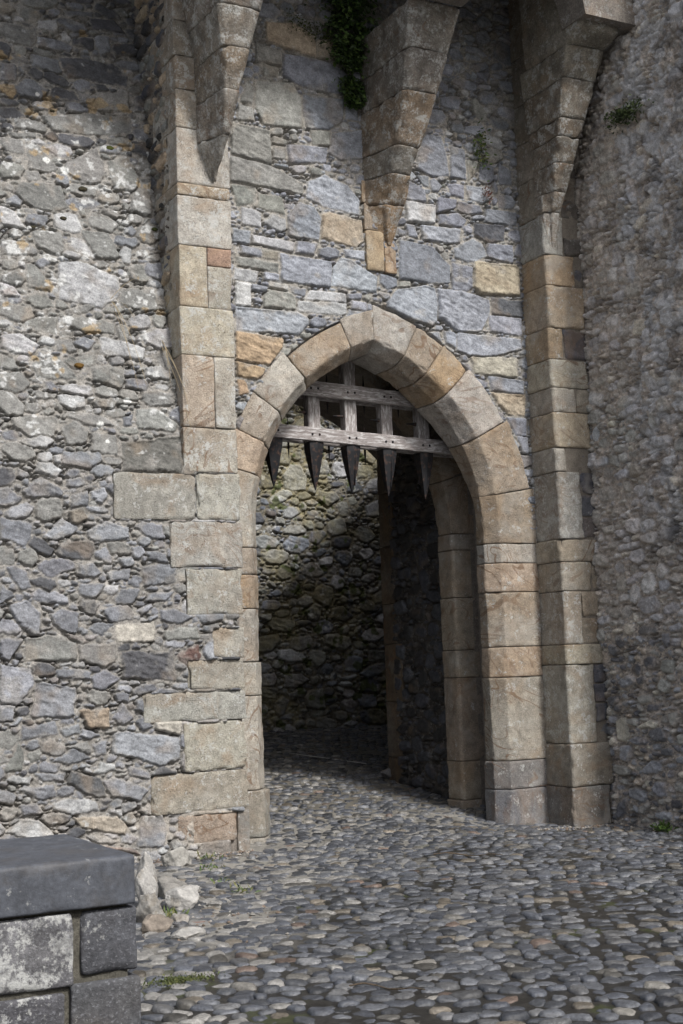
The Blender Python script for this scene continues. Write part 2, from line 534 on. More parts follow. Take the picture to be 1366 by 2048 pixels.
    if tool > 0:
        dn = ramp(noise(7, 5, .75), .48, .60)
        col = mixc(col, mm(dn, .6), (.06, .06, .066))
        mp = N(nt, 'ShaderNodeMapping'); mp.inputs['Scale'].default_value = (75, 75, 100); L(vec, mp.inputs['Vector'])
        tn = noise(1., 2, .5, mp.outputs[0])
        hgt = mm(hgt, mm(tn, tool), 'ADD')
        col = mixc(col, mm(ramp(tn, .56, .72), .38), (.30, .31, .34))
    hgt = mm(hgt, mm(noise(fine * 2.6, 3, .6), .35), 'ADD')
    bp = N(nt, 'ShaderNodeBump'); bp.inputs['Strength'].default_value = bump; bp.inputs['Distance'].default_value = dist
    L(hgt, bp.inputs['Height']); L(bp.outputs[0], b.inputs['Normal'])
    L(col, b.inputs['Base Color']); b.inputs['Roughness'].default_value = rough
    b.inputs['Specular IOR Level'].default_value = spec
    return m

M_RUB = stone_mat('rubble_masonry', fine=70, bump=.7, dist=.012, speck=.38)
M_SAND = stone_mat('dressed_sandstone', fine=68, bump=1., dist=.013, speck=.34, band=1., lichen=1., pit=.45)
M_WORN = stone_mat('weathered_sandstone', stain=.5, fine=60, bump=1., dist=.018, speck=.48, band=.7, lichen=1.)
M_SLATE = stone_mat('dark_slate', fine=50, bump=.5, dist=.005, speck=.28, stain=.35, lichen=.6, rough=.6, spec=.35)
M_DARKL = stone_mat('dark_limestone', fine=55, bump=.6, dist=.009, speck=.4, lichen=1., tool=.45)
M_COB = stone_mat('cobble_ground', fine=60, bump=.8, dist=.008, speck=.42, rough=.4, spec=.45)
M_ROCK = stone_mat('white_limestone', fine=40, bump=.8, dist=.012, speck=.25, lichen=.0)

def leaf_mat(name, c, rough=.6):
    m, nt = newmat(name); out = N(nt, 'ShaderNodeOutputMaterial'); b = N(nt, 'ShaderNodeBsdfPrincipled')
    at = N(nt, 'ShaderNodeAttribute', attribute_name='Col')
    mx = N(nt, 'ShaderNodeMix', data_type='RGBA', blend_type='MULTIPLY'); mx.inputs[0].default_value = 1
    nt.links.new(at.outputs['Color'], mx.inputs[6]); mx.inputs[7].default_value = (*c, 1)
    nt.links.new(mx.outputs[2], b.inputs['Base Color']); b.inputs['Roughness'].default_value = rough
    nt.links.new(b.outputs[0], out.inputs[0]); return m
M_LEAF = leaf_mat('leaves', (1, 1, 1))

def wood_mat():
    m, nt = newmat('weathered_timber'); L = nt.links.new
    out = N(nt, 'ShaderNodeOutputMaterial'); b = N(nt, 'ShaderNodeBsdfPrincipled'); L(b.outputs[0], out.inputs[0])
    tc = N(nt, 'ShaderNodeTexCoord'); at = N(nt, 'ShaderNodeAttribute', attribute_name='Lich')   # 0 = upright grain, 1 = level grain
    def mapping(s):
        mp = N(nt, 'ShaderNodeMapping'); mp.inputs['Scale'].default_value = s; L(tc.outputs['Object'], mp.inputs['Vector']); return mp.outputs[0]
    vm = N(nt, 'ShaderNodeMix', data_type='VECTOR'); L(at.outputs['Fac'], vm.inputs[0]); L(mapping((90, 90, 14)), vm.inputs[4]); L(mapping((14, 90, 90)), vm.inputs[5])
    v = vm.outputs[1]
    n = N(nt, 'ShaderNodeTexNoise'); n.inputs['Scale'].default_value = 1.; n.inputs['Detail'].default_value = 5; L(v, n.inputs['Vector'])
    p = N(nt, 'ShaderNodeTexNoise'); p.inputs['Scale'].default_value = .55; p.inputs['Detail'].default_value = 4; p.inputs['Roughness'].default_value = .7; L(v, p.inputs['Vector'])
    r1 = N(nt, 'ShaderNodeMapRange'); r1.inputs['From Min'].default_value = .35; r1.inputs['From Max'].default_value = .65; L(n.outputs[0], r1.inputs['Value'])
    c1 = N(nt, 'ShaderNodeMix', data_type='RGBA'); L(r1.outputs[0], c1.inputs[0]); c1.inputs[6].default_value = (.20, .178, .172, 1); c1.inputs[7].default_value = (.33, .305, .30, 1)
    r2 = N(nt, 'ShaderNodeMapRange'); r2.inputs['From Min'].default_value = .52; r2.inputs['From Max'].default_value = .58; L(p.outputs[0], r2.inputs['Value'])
    c2 = N(nt, 'ShaderNodeMix', data_type='RGBA'); L(r2.outputs[0], c2.inputs[0]); L(c1.outputs[2], c2.inputs[6]); c2.inputs[7].default_value = (.52, .51, .51, 1)
    L(c2.outputs[2], b.inputs['Base Color']); b.inputs['Roughness'].default_value = .8
    bp = N(nt, 'ShaderNodeBump'); bp.inputs['Strength'].default_value = .6; bp.inputs['Distance'].default_value = .004
    L(n.outputs[0], bp.inputs['Height']); L(bp.outputs[0], b.inputs['Normal'])
    return m
M_WOOD = wood_mat()

def iron_mat():
    m, nt = newmat('black_iron'); L = nt.links.new
    out = N(nt, 'ShaderNodeOutputMaterial'); b = N(nt, 'ShaderNodeBsdfPrincipled'); L(b.outputs[0], out.inputs[0])
    tc = N(nt, 'ShaderNodeTexCoord')
    n = N(nt, 'ShaderNodeTexNoise'); n.inputs['Scale'].default_value = 22; n.inputs['Detail'].default_value = 6; L(tc.outputs['Object'], n.inputs['Vector'])
    r = N(nt, 'ShaderNodeMapRange'); r.inputs['From Min'].default_value = .52; r.inputs['From Max'].default_value = .68; L(n.outputs[0], r.inputs['Value'])
    c = N(nt, 'ShaderNodeMix', data_type='RGBA'); L(r.outputs[0], c.inputs[0]); c.inputs[6].default_value = (.014, .015, .018, 1); c.inputs[7].default_value = (.075, .045, .035, 1)
    L(c.outputs[2], b.inputs['Base Color']); b.inputs['Roughness'].default_value = .6; b.inputs['Specular IOR Level'].default_value = .3
    bp = N(nt, 'ShaderNodeBump'); bp.inputs['Strength'].default_value = .5; bp.inputs['Distance'].default_value = .005
    L(n.outputs[0], bp.inputs['Height']); L(bp.outputs[0], b.inputs['Normal'])
    return m
M_IRON = iron_mat()
FACADE_STONES='''t 594 819 623 824 649 815 650 792 624 794 593 799
t 651 811 666 813 689 804 686 795 651 792
g 581 795 609 790 609 776 580 775
g 588 773 606 773 603 763 589 762
b 611 789 660 790 683 784 692 771 690 758 643 756 611 764
g 581 754 621 759 630 744 630 712 587 710 579 726
g 570 753 578 747 575 730 563 730 569 745
b 634 749 681 751 678 727 662 716 637 713 632 730
b 684 748 696 748 697 731 682 731
g 561 727 575 725 577 711 558 710
g 553 706 594 704 594 668 550 674
g 598 700 613 696 611 691 596 691
g 598 689 611 690 610 677 597 676
b 612 692 659 696 657 680 615 672
g 640 712 663 713 662 699 642 697
b 666 712 703 721 706 709 704 691 674 685 660 690
g 549 671 598 666 629 653 629 642 577 645 549 646
B 635 656 655 666 681 658 694 645 695 628 654 632 633 639
g 550 642 577 643 574 626 555 621
g 580 637 605 636 608 618 579 622
b 611 617 624 633 641 630 649 618 645 596 611 596
t 651 624 659 627 697 623 698 601 689 594 649 598
W 582 607 593 617 608 613 608 602 601 599
W 560 620 572 619 581 616 580 602 559 602
B 550 597 569 596 568 583 550 584
W 570 593 618 590 615 580 571 584
b 620 592 643 592 639 580 618 580
B 559 581 580 579 580 571 558 573
g 581 579 599 578 598 570 582 570
g 551 570 598 566 598 557 551 561
B 602 577 659 575 657 548 643 547 602 549
B 670 580 682 579 712 564 711 547 659 550 661 569
B 674 590 698 590 698 581 676 582
W 551 557 577 556 573 545 550 546
B 583 556 599 555 599 549 584 549
W 552 544 568 543 567 520 551 520
B 568 543 585 541 585 536 569 537
g 586 539 613 537 617 530 616 521 581 520 581 529
W 589 547 608 545 608 540 587 542
b 611 544 629 543 627 535 613 537
W 634 542 674 543 675 533 626 533
W 620 530 675 532 674 521 661 519 618 520
B 551 518 619 518 630 513 629 506 619 495 551 495
b 676 543 694 544 692 538 677 538
B 681 536 699 535 698 527 680 526
B 700 534 715 535 715 528 700 528
o 551 493 602 490 601 482 585 462 550 465
o 550 463 580 458 578 452 572 446 551 449
o 551 445 558 445 562 433 552 430
b 782 729 799 729 805 709 807 686 786 683 767 689 769 707
b 810 719 828 718 829 685 809 685
g 831 707 846 707 841 694 832 683
b 849 706 866 705 866 690 858 683 846 685
b 874 710 890 703 890 687 873 686
g 857 723 878 726 880 716 868 709 855 712
b 765 681 781 682 782 671 775 671
b 756 674 775 665 776 653 750 652
W 750 651 788 651 786 630 751 628
B 829 678 861 680 860 667 848 660 831 664
b 806 677 826 678 825 663 808 665
b 791 660 815 660 813 651 790 643
b 818 659 845 657 849 650 827 646 816 649
b 792 641 816 646 827 639 822 631 791 630
B 870 673 888 675 894 668 889 660 871 659
b 853 655 894 656 893 641 851 640
d 837 636 877 640 876 622 854 617 836 623
B 769 626 818 628 817 613 800 610 770 611
b 749 626 761 625 764 612 753 613
b 739 620 751 618 749 613 741 613
b 741 608 756 607 782 604 804 586 802 567 786 564 740 565
B 809 606 834 619 847 615 852 601 827 592 810 595
b 853 616 886 617 886 597 852 601
b 806 589 832 587 831 565 825 560 806 560
t 836 594 888 596 894 593 892 561 839 558 833 565
b 716 568 736 565 737 557 724 552 716 558
g 739 562 752 563 752 557 738 556
B 723 538 737 553 770 561 782 559 785 547 783 524 776 517 744 523 723 533
B 785 559 818 559 852 553 851 537 840 517 809 515 786 527
d 855 556 896 555 895 537 854 536
B 851 535 893 536 892 516 851 518
B 792 513 809 513 805 495 793 500
B 804 513 890 512 891 501 835 486 808 493
c 825 491 884 490 884 469 829 470
b 846 468 892 466 891 451 849 452
t 849 450 893 450 891 427 870 428 857 438
b 868 424 893 424 892 404 878 405
b 880 404 894 403 893 385 885 386'''
LEFT_STONES='''d 392 767 419 771 449 771 463 759 460 747 418 747 400 747
b 371 787 388 788 409 783 404 775 373 777
W 374 806 392 809 394 797 373 797
b 429 792 432 800 446 802 447 785 436 778
d 426 820 454 823 465 810 430 807
d 466 829 487 831 487 820 468 818
b 402 823 432 828 430 823 404 817
b 363 765 391 764 394 753 390 749 363 751
b 333 750 347 750 348 731 332 729
g 368 697 413 708 459 713 459 693 400 683 379 684
g 428 735 461 740 459 719 425 713
W 370 663 382 670 397 667 397 661 387 656 377 657
g 352 663 364 665 380 642 374 637 351 636
g 389 649 423 674 427 647 423 634 406 630 387 641
g 430 658 452 666 462 645 459 630 435 628
g 336 610 343 623 359 623 383 624 388 602 372 597 355 596
W 322 595 333 593 345 575 321 576
g 336 675 361 677 362 671 338 669
g 463 643 470 644 473 625 470 605 449 608 453 625
g 350 572 378 575 380 555 374 551 354 557
W 386 571 398 572 412 551 398 553 385 561
g 398 581 425 580 433 557 429 552 410 552 400 570
g 320 560 333 561 355 554 353 549 319 545
g 342 539 350 539 363 517 362 513 342 516
W 372 544 390 547 405 535 430 535 428 514 409 501 370 505
g 430 524 464 526 468 504 451 502 429 508
W 317 517 328 516 335 506 316 505
g 338 482 352 488 367 489 366 471 348 473 339 478
g 372 488 390 491 422 487 421 475 392 476 373 481
W 313 466 331 470 349 459 341 448 320 451 313 455
g 363 466 379 467 383 456 364 455
W 405 472 427 470 449 465 446 450 405 456
g 340 441 365 450 373 442 382 429 344 428
g 396 443 425 444 427 432 420 423 396 429
W 364 424 393 423 390 414 365 416
g 312 447 324 444 329 435 311 433
g 311 429 328 433 336 423 331 413 310 413
g 318 389 335 392 359 390 356 374 334 371 318 381
W 323 368 343 376 356 370 345 361 330 363
g 362 382 376 389 388 380 384 370 367 365
D 416 370 476 380 473 344 415 343
g 442 420 472 421 471 409 447 406 440 412
g 433 402 448 406 473 391 468 383 434 385
b 420 395 429 397 428 388 420 387
g 389 378 412 378 410 358 386 360
g 416 413 436 410 434 408 416 407
g 393 409 415 413 414 404 397 403
g 340 415 361 412 358 408 341 408
b 305 299 312 299 333 296 330 280 325 276 305 280
b 324 323 340 335 360 323 359 318 328 318
B 381 289 399 298 420 293 420 283 409 280 384 281
b 426 293 434 299 452 295 455 282 438 284
B 342 284 360 301 374 291 369 286 352 282
b 363 335 376 337 380 330 372 327 363 328
b 367 319 382 324 383 311 368 309
b 335 261 365 265 370 259 369 254 346 247
b 373 259 387 260 395 251 387 247 372 250
B 387 270 398 274 406 265 403 259 390 265
B 400 252 421 256 421 245 402 245
b 432 259 464 259 462 243 434 241
b 435 271 455 271 457 260 438 263
B 331 233 337 238 351 236 363 229 363 224 334 228
b 374 243 398 242 387 230 372 233
b 404 229 412 237 429 238 423 224 408 224
b 437 234 461 235 453 227 435 227
B 312 224 327 228 339 217 338 199 330 200 314 216
b 347 216 358 221 373 217 370 200 360 200 350 207
b 304 240 308 241 317 232 304 225
b 309 256 317 257 327 254 331 239 322 237
b 381 202 388 209 405 207 393 196
B 426 217 441 225 442 221 431 214
b 448 218 463 219 478 211 466 206 447 209
c 406 206 441 208 442 192 415 190 406 190
g 450 200 483 203 485 192 453 191
b 304 196 324 195 311 178 304 180
g 326 197 355 197 370 190 370 176 325 177
g 373 189 405 189 404 175 394 169 373 176
d 411 182 459 181 462 155 412 159
r 464 178 485 187 485 171 475 168 465 171
B 304 174 330 170 333 158 320 141 303 141
b 351 169 382 166 382 159 353 162
b 383 161 395 167 409 158 393 149 385 152
B 335 158 369 153 368 130 362 127 330 130
B 303 141 316 140 315 127 303 128
o 372 134 398 133 398 117 379 118
b 402 125 410 137 421 124 409 118
b 423 121 431 125 438 115 428 114
b 403 146 417 145 416 138 406 138
c 440 118 450 124 468 121 464 107 441 112
b 320 121 350 124 353 113 322 110
b 354 118 371 121 373 114 358 110
B 401 111 414 113 464 104 463 85 446 81 402 95
b 382 102 396 107 396 95 386 93
b 348 91 366 100 381 92 361 87
g 361 102 379 106 381 95 366 99
g 306 83 319 108 323 100 320 85
W 384 79 390 88 404 85 404 79
b 334 81 359 81 359 74 339 75
W 306 77 315 81 331 78 329 72
b 320 69 348 71 351 61 338 58
b 415 82 436 75 435 69 415 74
B 392 71 402 73 433 61 426 51 398 59
W 349 55 361 59 385 54 390 46 365 45 349 49
t 365 42 404 40 413 31 412 24 372 33
W 305 34 321 44 337 41 352 27 333 25
b 422 13 428 38 447 39 451 28 444 11
t 464 37 481 40 515 36 515 23 475 17 464 29
W 426 43 433 49 447 41 443 38 430 39
b 318 56 334 56 341 47 323 47
B 456 21 463 24 467 19 462 15
g 376 25 391 25 404 18 397 17 381 21
r 383 17 421 10 424 6 391 14'''

rnd = random.Random(5)
def jc(c, a=.10):
    k = 1 + rnd.uniform(-a, a)
    return tuple(min(.8, q * k * (1 + rnd.uniform(-.012, .012))) for q in (PAL[c] if isinstance(c, str) else c))
CREAM, TAN, GREYS, BROWN = (.375, .35, .305), (.35, .29, .225), (.27, .265, .245), (.28, .215, .15)
PALE, ORANGE = (.40, .38, .345), (.37, .28, .19)

# ------------------------------------------------------------------ ground
def ground_z(x, y):
    x = np.asarray(x, float); y = np.asarray(y, float)
    ramp = .1 * np.maximum(0, y - 12.7)
    ramp = np.where(y > 19.6, .69, ramp)
    side = -.12 * smooth(x, 6.8, 9.4) * (1 - smooth(y, 12.2, 13.2)) * smooth(y, 5, 10)
    return ramp + side + .012 * noise2(x * 1.1, y * 1.1, 77) * (np.abs(x - 6) < 9)

def build_ground():
    xs = np.concatenate([np.linspace(-90, -1, 24), np.arange(-.5, 12.6, .03), np.linspace(13, 110, 24)])
    ys = np.concatenate([np.linspace(-90, 2.5, 24), np.arange(3, 20.2, .03), np.linspace(20.6, 110, 20)])
    X, Y = np.meshgrid(xs, ys)
    Z = ground_z(X, Y)
    fine = (X > -.6) & (X < 12.7) & (Y > 2.8) & (Y < 20.3)
    g = fbm2(X * 14, Y * 14, 200, 3)
    Z = Z + np.where(fine, .006 + .007 * fbm2(X * 2.6, Y * 2.6, 210, 3) + .006 * g + .004 * noise2(X * 60, Y * 60, 201), 0)
    # pale lime mortar bed by the left-hand wall and in the middle, dark earthy joints lower right
    lat = X * .8826 - Y * .4686
    dark = smooth(fbm2(X * 1.6, Y * 1.6, 203, 4) * 1.1 + (lat + .5) * .65 - (Y - 8.3) * .42, -.35, .35) * (1 - smooth(Y, 11.2, 12.2) * .6)
    pale = np.array((.25, .242, .225)); soil = np.array((.026, .025, .023))
    C = pale * (1 - dark[..., None]) + soil * dark[..., None]
    C = C * (1 + .3 * g[..., None] + .25 * noise2(X * 40, Y * 40, 204)[..., None])
    moss = smooth(fbm2(X * 3.2, Y * 3.2, 205, 3), .42, .6)[..., None] * .5 * (.3 + .7 * dark[..., None])
    C = C * (1 - moss) + np.array((.06, .075, .02)) * moss
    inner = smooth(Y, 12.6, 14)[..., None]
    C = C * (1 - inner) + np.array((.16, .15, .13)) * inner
    far = (~fine)[..., None]
    C = np.where(far, np.array((.20, .19, .17)), np.clip(C, .01, .7))
    V = [np.stack([X, Y, Z], -1).reshape(-1, 3)]; Q = [grid_quads(len(xs), len(ys))]; CC = [C.reshape(-1, 3)]
    n = len(V[0])
    # rounded cobbles pressed into that bed
    rng = np.random.RandomState(11)
    cob = []
    s = .127
    iy = 0; y = 3.6
    while y < 19.7:
        x = -.5 + (iy % 2) * s * .5
        while x < 12.5:
            jx, jy = x + rng.uniform(-.22, .22) * s, y + rng.uniform(-.20, .20) * s
            wx = jx + .09 * math.sin(jy * 2.3 + 1.3 * math.sin(jx * 1.7)) ; wy = jy + .08 * math.sin(jx * 2.9 + 1.1 * math.sin(jy * 1.3))
            la, dp = wx * .8826 - wy * .4686, wx * .4686 + wy * .8826
            ok = -dp * .262 - .5 < la < dp * .262 + 1.5 and dp > 5.0
            if wy > 11.75 and not (5.45 < wx < 9.6): ok = False
            if wy > 12.2 and not (5.55 < wx < 8.72): ok = False if wy < 15.2 else (6.5 < wx < 12.3)
            if wx > 9.5 and wy < 12.3: ok = False
            if wx < 1.9 and wy < 6.2: ok = False
            if ok and rng.rand() > .015: cob.append((wx, wy))
            x += s
        y += s * .84; iy += 1
    cob = np.array(cob); K = len(cob)
    dist = cob[:, 0] * .4686 + cob[:, 1] * .8826
    pal = .74 * np.array([(.095, .103, .122), (.13, .138, .155), (.17, .173, .18), (.07, .075, .085), (.19, .168, .138), (.165, .125, .105), (.25, .24, .22), (.14, .135, .125)])
    pw = np.array([.32, .26, .14, .15, .04, .02, .02, .05])
    for near in (True, False):
        sel = np.where((dist < 11.5) == near)[0]
        if not len(sel): continue
        nr, na = (6, 18) if near else (4, 12)
        k = len(sel)
        a = np.arange(na) / na * 2 * np.pi
        rx = s * .5 * rng.uniform(.78, 1.16, k); ry = s * .5 * rng.uniform(.64, .98, k)
        big = rng.rand(k) < .12; rx[big] *= 1.15; ry[big] *= 1.1
        sm = rng.rand(k) < .18; rx[sm] *= .70; ry[sm] *= .76
        rot = rng.normal(-.49, .38, k)
        ph = rng.rand(k, 3) * 6.28
        h = rng.uniform(.014, .030, k) * (1 + .3 * big)
        R1 = 1 + .09 * np.cos(2 * a[None] + ph[:, :1]) + .10 * np.cos(3 * a[None] + ph[:, 1:2]) + .06 * np.cos(5 * a[None] + ph[:, 2:3])
        c4 = (np.abs(np.cos(a)) ** 2.3 + np.abs(np.sin(a)) ** 2.3) ** (-1 / 2.3)
        R1 = R1 * c4[None]
        tlt = rng.normal(0, .07, (k, 2))
        rr = np.array([1.0, .97, .86, .66, .38, 0.])[:nr] if near else np.array([1.0, .88, .55, 0.])
        hh = np.array([-.6, .34, .74, .92, .985, 1.0])[:nr] if near else np.array([-.4, .55, .92, 1.])
        vs = []
        cx, cy = cob[sel, 0], cob[sel, 1]
        gz = ground_z(cx, cy)
        lowp = np.clip(noise2(cx * 2.1, cy * 2.1, 301), 0, 1) * .012
        for q in range(nr):
            lx = rx[:, None] * R1 * np.cos(a)[None] * rr[q]; ly = ry[:, None] * R1 * np.sin(a)[None] * rr[q]
            X_ = lx * np.cos(rot)[:, None] - ly * np.sin(rot)[:, None]; Y_ = lx * np.sin(rot)[:, None] + ly * np.cos(rot)[:, None]
            Z_ = (h - lowp)[:, None] * hh[q] + (tlt[:, :1] * X_ + tlt[:, 1:] * Y_) + .0035 * noise3((cx[:, None] + X_) * 45, (cy[:, None] + Y_) * 45, 0 * X_ + q * .7, 9)
            vs.append(np.stack([cx[:, None] + X_, cy[:, None] + Y_, gz[:, None] + Z_], -1))
        P = np.stack(vs, 1)                       # k,nr,na,3
        nv_ = nr * na
        i = np.arange(nv_).reshape(nr, na); ir = np.roll(i, -1, 1)
        q1 = np.stack([i[:-1], ir[:-1], ir[1:], i[1:]], -1).reshape(-1, 4)
        qa = (q1[None] + (np.arange(k) * nv_)[:, None, None]).reshape(-1, 4) + n
        V.append(P.reshape(-1, 3)); Q.append(qa)
        ci = rng.choice(len(pal), k, p=pw / pw.sum())
        lt = cx * .8826 - cy * .4686
        cc = pal[ci] * np.clip(1 + rng.normal(0, .22, k), .5, 1.7)[:, None]
        palepick = (rng.rand(k) < .22 * np.clip(-lt * .9 + .2, 0, 1))
        cc[palepick] = np.array((.24, .235, .225)) * rng.uniform(.8, 1.15, palepick.sum())[:, None]
        grime = np.array([.55, .8, 1, 1, 1, 1])[:nr] if near else np.array([.7, 1, 1, 1])
        Cv = np.repeat(np.repeat(cc[:, None, None, :], nr, 1), na, 2)
        Cv = Cv * (1 + .16 * noise3(P[..., 0] * 30, P[..., 1] * 30, P[..., 2] * 30, 12))[..., None]
        CC.append(Cv.reshape(-1, 3)); n += k * nv_
    V = np.concatenate(V); Q = np.concatenate(Q); CC = np.clip(np.concatenate(CC), .01, .8)
    me = mesh_np('cobbled_ground', V, Q, None, dict(Col=CC))
    tag(link('cobbled_ground', me, M_COB), kind='structure')
build_ground()

# ------------------------------------------------------------------ curtain wall on the left
LK = .235
wallL = empty('curtain_wall', (3.2, YP, 0), 'grey rubble curtain wall that leans back above head height, left of the gate, spotted with white lichen', 'wall')
man = parse(LEFT_STONES)
def zl(cu, cv, rng, a):
    r = rng.rand()
    if cv > 6.7: return 'd' if r < .45 else 'b' if r < .75 else 'g' if r < .93 else 'W'
    if cv > 3.5: return 'g' if r < .64 else 'W' if r < .84 else 'b'
    return 'b' if r < .42 else 'B' if r < .62 else 'g' if r < .84 else 'W' if r < .92 else 'd'
def mapL(U, V, H):
    k = np.maximum(0, V - 3.47) * LK
    return U, YP + k - H + .0 * U, V
def keepL(U, V):
    return ((U < 5.24) & (V < 3.46)) | (U < 4.80)
P_STD = [(90, .12, .23, .07, .12, .05), (260, .07, .14, .04, .08, .06), (420, .035, .07, .02, .045, .08), (130, .018, .035, .012, .02, .10)]
LQ = [(4.06, 4.86, 3.00, 3.43), (4.59, 5.3, 2.56, 2.99), (4.73, 5.3, 2.13, 2.56), (4.98, 5.3, 1.74, 2.02), (4.73, 5.3, 1.46, 1.73),
      (4.30, 5.3, 1.18, 1.45), (4.68, 5.3, .73, 1.17), (4.36, 5.3, .38, .74), (4.75, 5.3, .1, .36), (4.86, 5.3, 3.0, 3.45), (5.1, 5.3, -.2, .2), (5.1, 5.3, 1.0, 1.3)]
def lichL(U, V):
    return .15 + .75 * smooth(V, 3.3, 4.2) * (1 - smooth(V, 6.2, 7.6) * .75) + .25 * (1 - smooth(V, .3, .9))
def extraL(U, V, H, C):
    # whiter, bulging boulders low down by the coping
    lowb = (1 - smooth(V, .2, 1.0))
    H = H + .05 * lowb * fbm2(U * 3, V * 3, 91, 3)
    w = (smooth(fbm2(U * 4, V * 5, 92, 3), -.05, .25) * lowb * .35)[..., None]
    C = C * (1 - w) + np.array((.42, .38, .33)) * w
    # the round lichen rosettes
    for (x, z, r) in ((3.975, 3.86, .035), (4.66, 3.89, .024), (4.03, 3.70, .022), (3.87, 6.42, .045), (3.70, 6.50, .04), (3.66, 7.20, .02), (3.83, 6.52, .022), (4.33, 6.98, .05), (4.26, 4.1, .04)):
        m = smooth(-np.hypot(U - x, V - z) + .008 * noise2(U * 50, V * 50, 3), -r, -r * .8)[..., None]
        C = C * (1 - m) + np.array((.60, .61, .60)) * m
    ye = (smooth(fbm2(U * 5 + 7, V * 5, 93, 4), .36, .46) * smooth(V, 3.6, 4.5))[..., None] * .6
    C = C * (1 - ye) + np.array((.36, .26, .13)) * ye
    wt = (.7 * smooth(V, 6.3, 7.6) + .22)[..., None]
    return H, C
masonry('rubble_face', mapL, 1.2, 5.26, -.15, 9.2, .0085, man, zl, 21, M_RUB, wallL, passes=P_STD, relief=.024, gap=.001, edgew=.014, lich=lichL,
        holef=keepL, mort=(.27, .258, .24), smr=.08, mlev=.007, desat=.45, lighten=1.04, pits=[(a - .01, b, c, d) for a, b, c, d in LQ], extra=extraL, lumps=.03, crev=.50, rough=1.0, mortn=.009, wob=.02)
# solid core behind the face
acc = Acc()
prof = [(YP + .06, -.3), (YP + .06, 3.5), (YP + .06 + LK * 5.9, 9.4), (15.0, 9.4), (15.0, -.3)]
Aa = np.array([(1.2, p[0], p[1]) for p in prof]); Bb = np.array([(4.74, p[0], p[1]) for p in prof])
sweep(acc, [Aa, Bb], (.2, .19, .17), seg=.6, amp=0, warp=0, chip=0)
acc.build('wall_core', M_RUB, wallL)

# ------------------------------------------------------------------ gatehouse
gate = empty('castle_gatehouse', (XC, YF, 0), 'sandstone and rubble gatehouse with a pointed arch and three long tapering corbels under its parapet', 'gatehouse')

def tmp_arch_core():
    V, Q = [], []
    xs = np.concatenate([np.linspace(5.05, 5.29, 3), np.linspace(5.3, 8.85, 61), np.linspace(8.88, 9.47, 4)])
    slices(V, Q, xs, lambda x: arch_z(x, RF + .14) if 5.5 < x < 8.6 else (3.05), 9.6, YF + .045, YS)
    slices(V, Q, xs, lambda x: arch_z(x, RF + .05) if 5.55 < x < 8.55 else 3.05, 9.6, YI + .01, YB)
    xs2 = np.linspace(5.5, 8.6, 31)
    slices(V, Q, xs2, lambda x: 4.15 + .72 * (1 - ((x - XC) / 1.56) ** 2), 5.34, YB + .001, YE)
    me = mesh_np('upper_wall_core', V, Q, None, dict(Col=np.tile((.16, .14, .12), (len(V), 1)), Rnd=np.zeros(len(V)), Lich=np.zeros(len(V))), False)
    return link('upper_wall_core', me, M_RUB, gate)
tmp_arch_core()
boxes('wall_core', [(4.775, 5.262, YP + .02, YF + .04, 3.5, 9.6), (4.775, 5.262, YP + .02, YF + .04, -.3, 3.499), (4.76, 5.50, YF + .041, YE, -.3, 3.04), (4.76, 5.28, YF + .041, YB, 3.041, 9.6),
                    (8.99, 9.44, YP + .05, YF + .02, -.3, 9.6), (8.64, 9.47, YB - .3, YE - .03, -.3, 5.34), (8.6, 9.47, YF + .05, YS, -.3, 3.04), (8.68, 9.47, YI, YB - .301, -.3, 3.04),
                    (4.76, 5.50, YB + .001, YE, 3.041, 5.34)], M_RUB, gate)
# closes the portcullis slot at its two ends and on top
boxes('slot_lining', [(5.05, 5.42, YS, YI, -.2, 6.2), (8.70, 9.1, YS, YI, -.2, 6.2), (5.05, 9.1, YS, YI, 6.2, 9.5)], M_RUB, gate)

# the blue-grey wall field between the piers
def zf(cu, cv, rng, a):
    r = rng.rand(); return 'b' if r < .38 else 'B' if r < .76 else 'g' if r < .9 else 'W'
def keepF(U, V):
    c = np.where(U >= XC, RC[1], RC[-1]); r = np.hypot(U - c, np.maximum(V - SPR, 0))
    return (r > RF + .17) & (V > 3.02) & ~((V < 3.3) & (np.abs(U - XC) < 1.6))
def extraF(U, V, H, C):
    c = np.where(U >= XC, RC[1], RC[-1]); r = np.hypot(U - c, V - SPR)
    ro = np.where(U >= XC, RF + .375, RF + .27)
    m = smooth(-r, -ro - .02, -ro)
    H = H * (1 - m) - .045 * m
    dk = smooth(V, 7.0, 8.3)[..., None] * .25
    return H, C
masonry('rubble_wall', lambda U, V, H: (U, YF - H, V), 5.24, 9.0, 3.0, 9.5, .0085, parse(FACADE_STONES), zf, 33, M_RUB, gate, holef=keepF,
        mort=(.30, .285, .26), relief=.019, gap=.002, edgew=.014, mlev=.002, desat=.22, lighten=1.2, smr=.22, grow=.009, extra=extraF, lumps=.008, crev=.60, rough=.95, mortn=.007, wob=.008,
        passes=[(60, .09, .18, .06, .1, .04), (260, .05, .11, .03, .06, .06), (900, .02, .06, .015, .03, .10)], lich=lambda U, V: .10 + 0 * U)

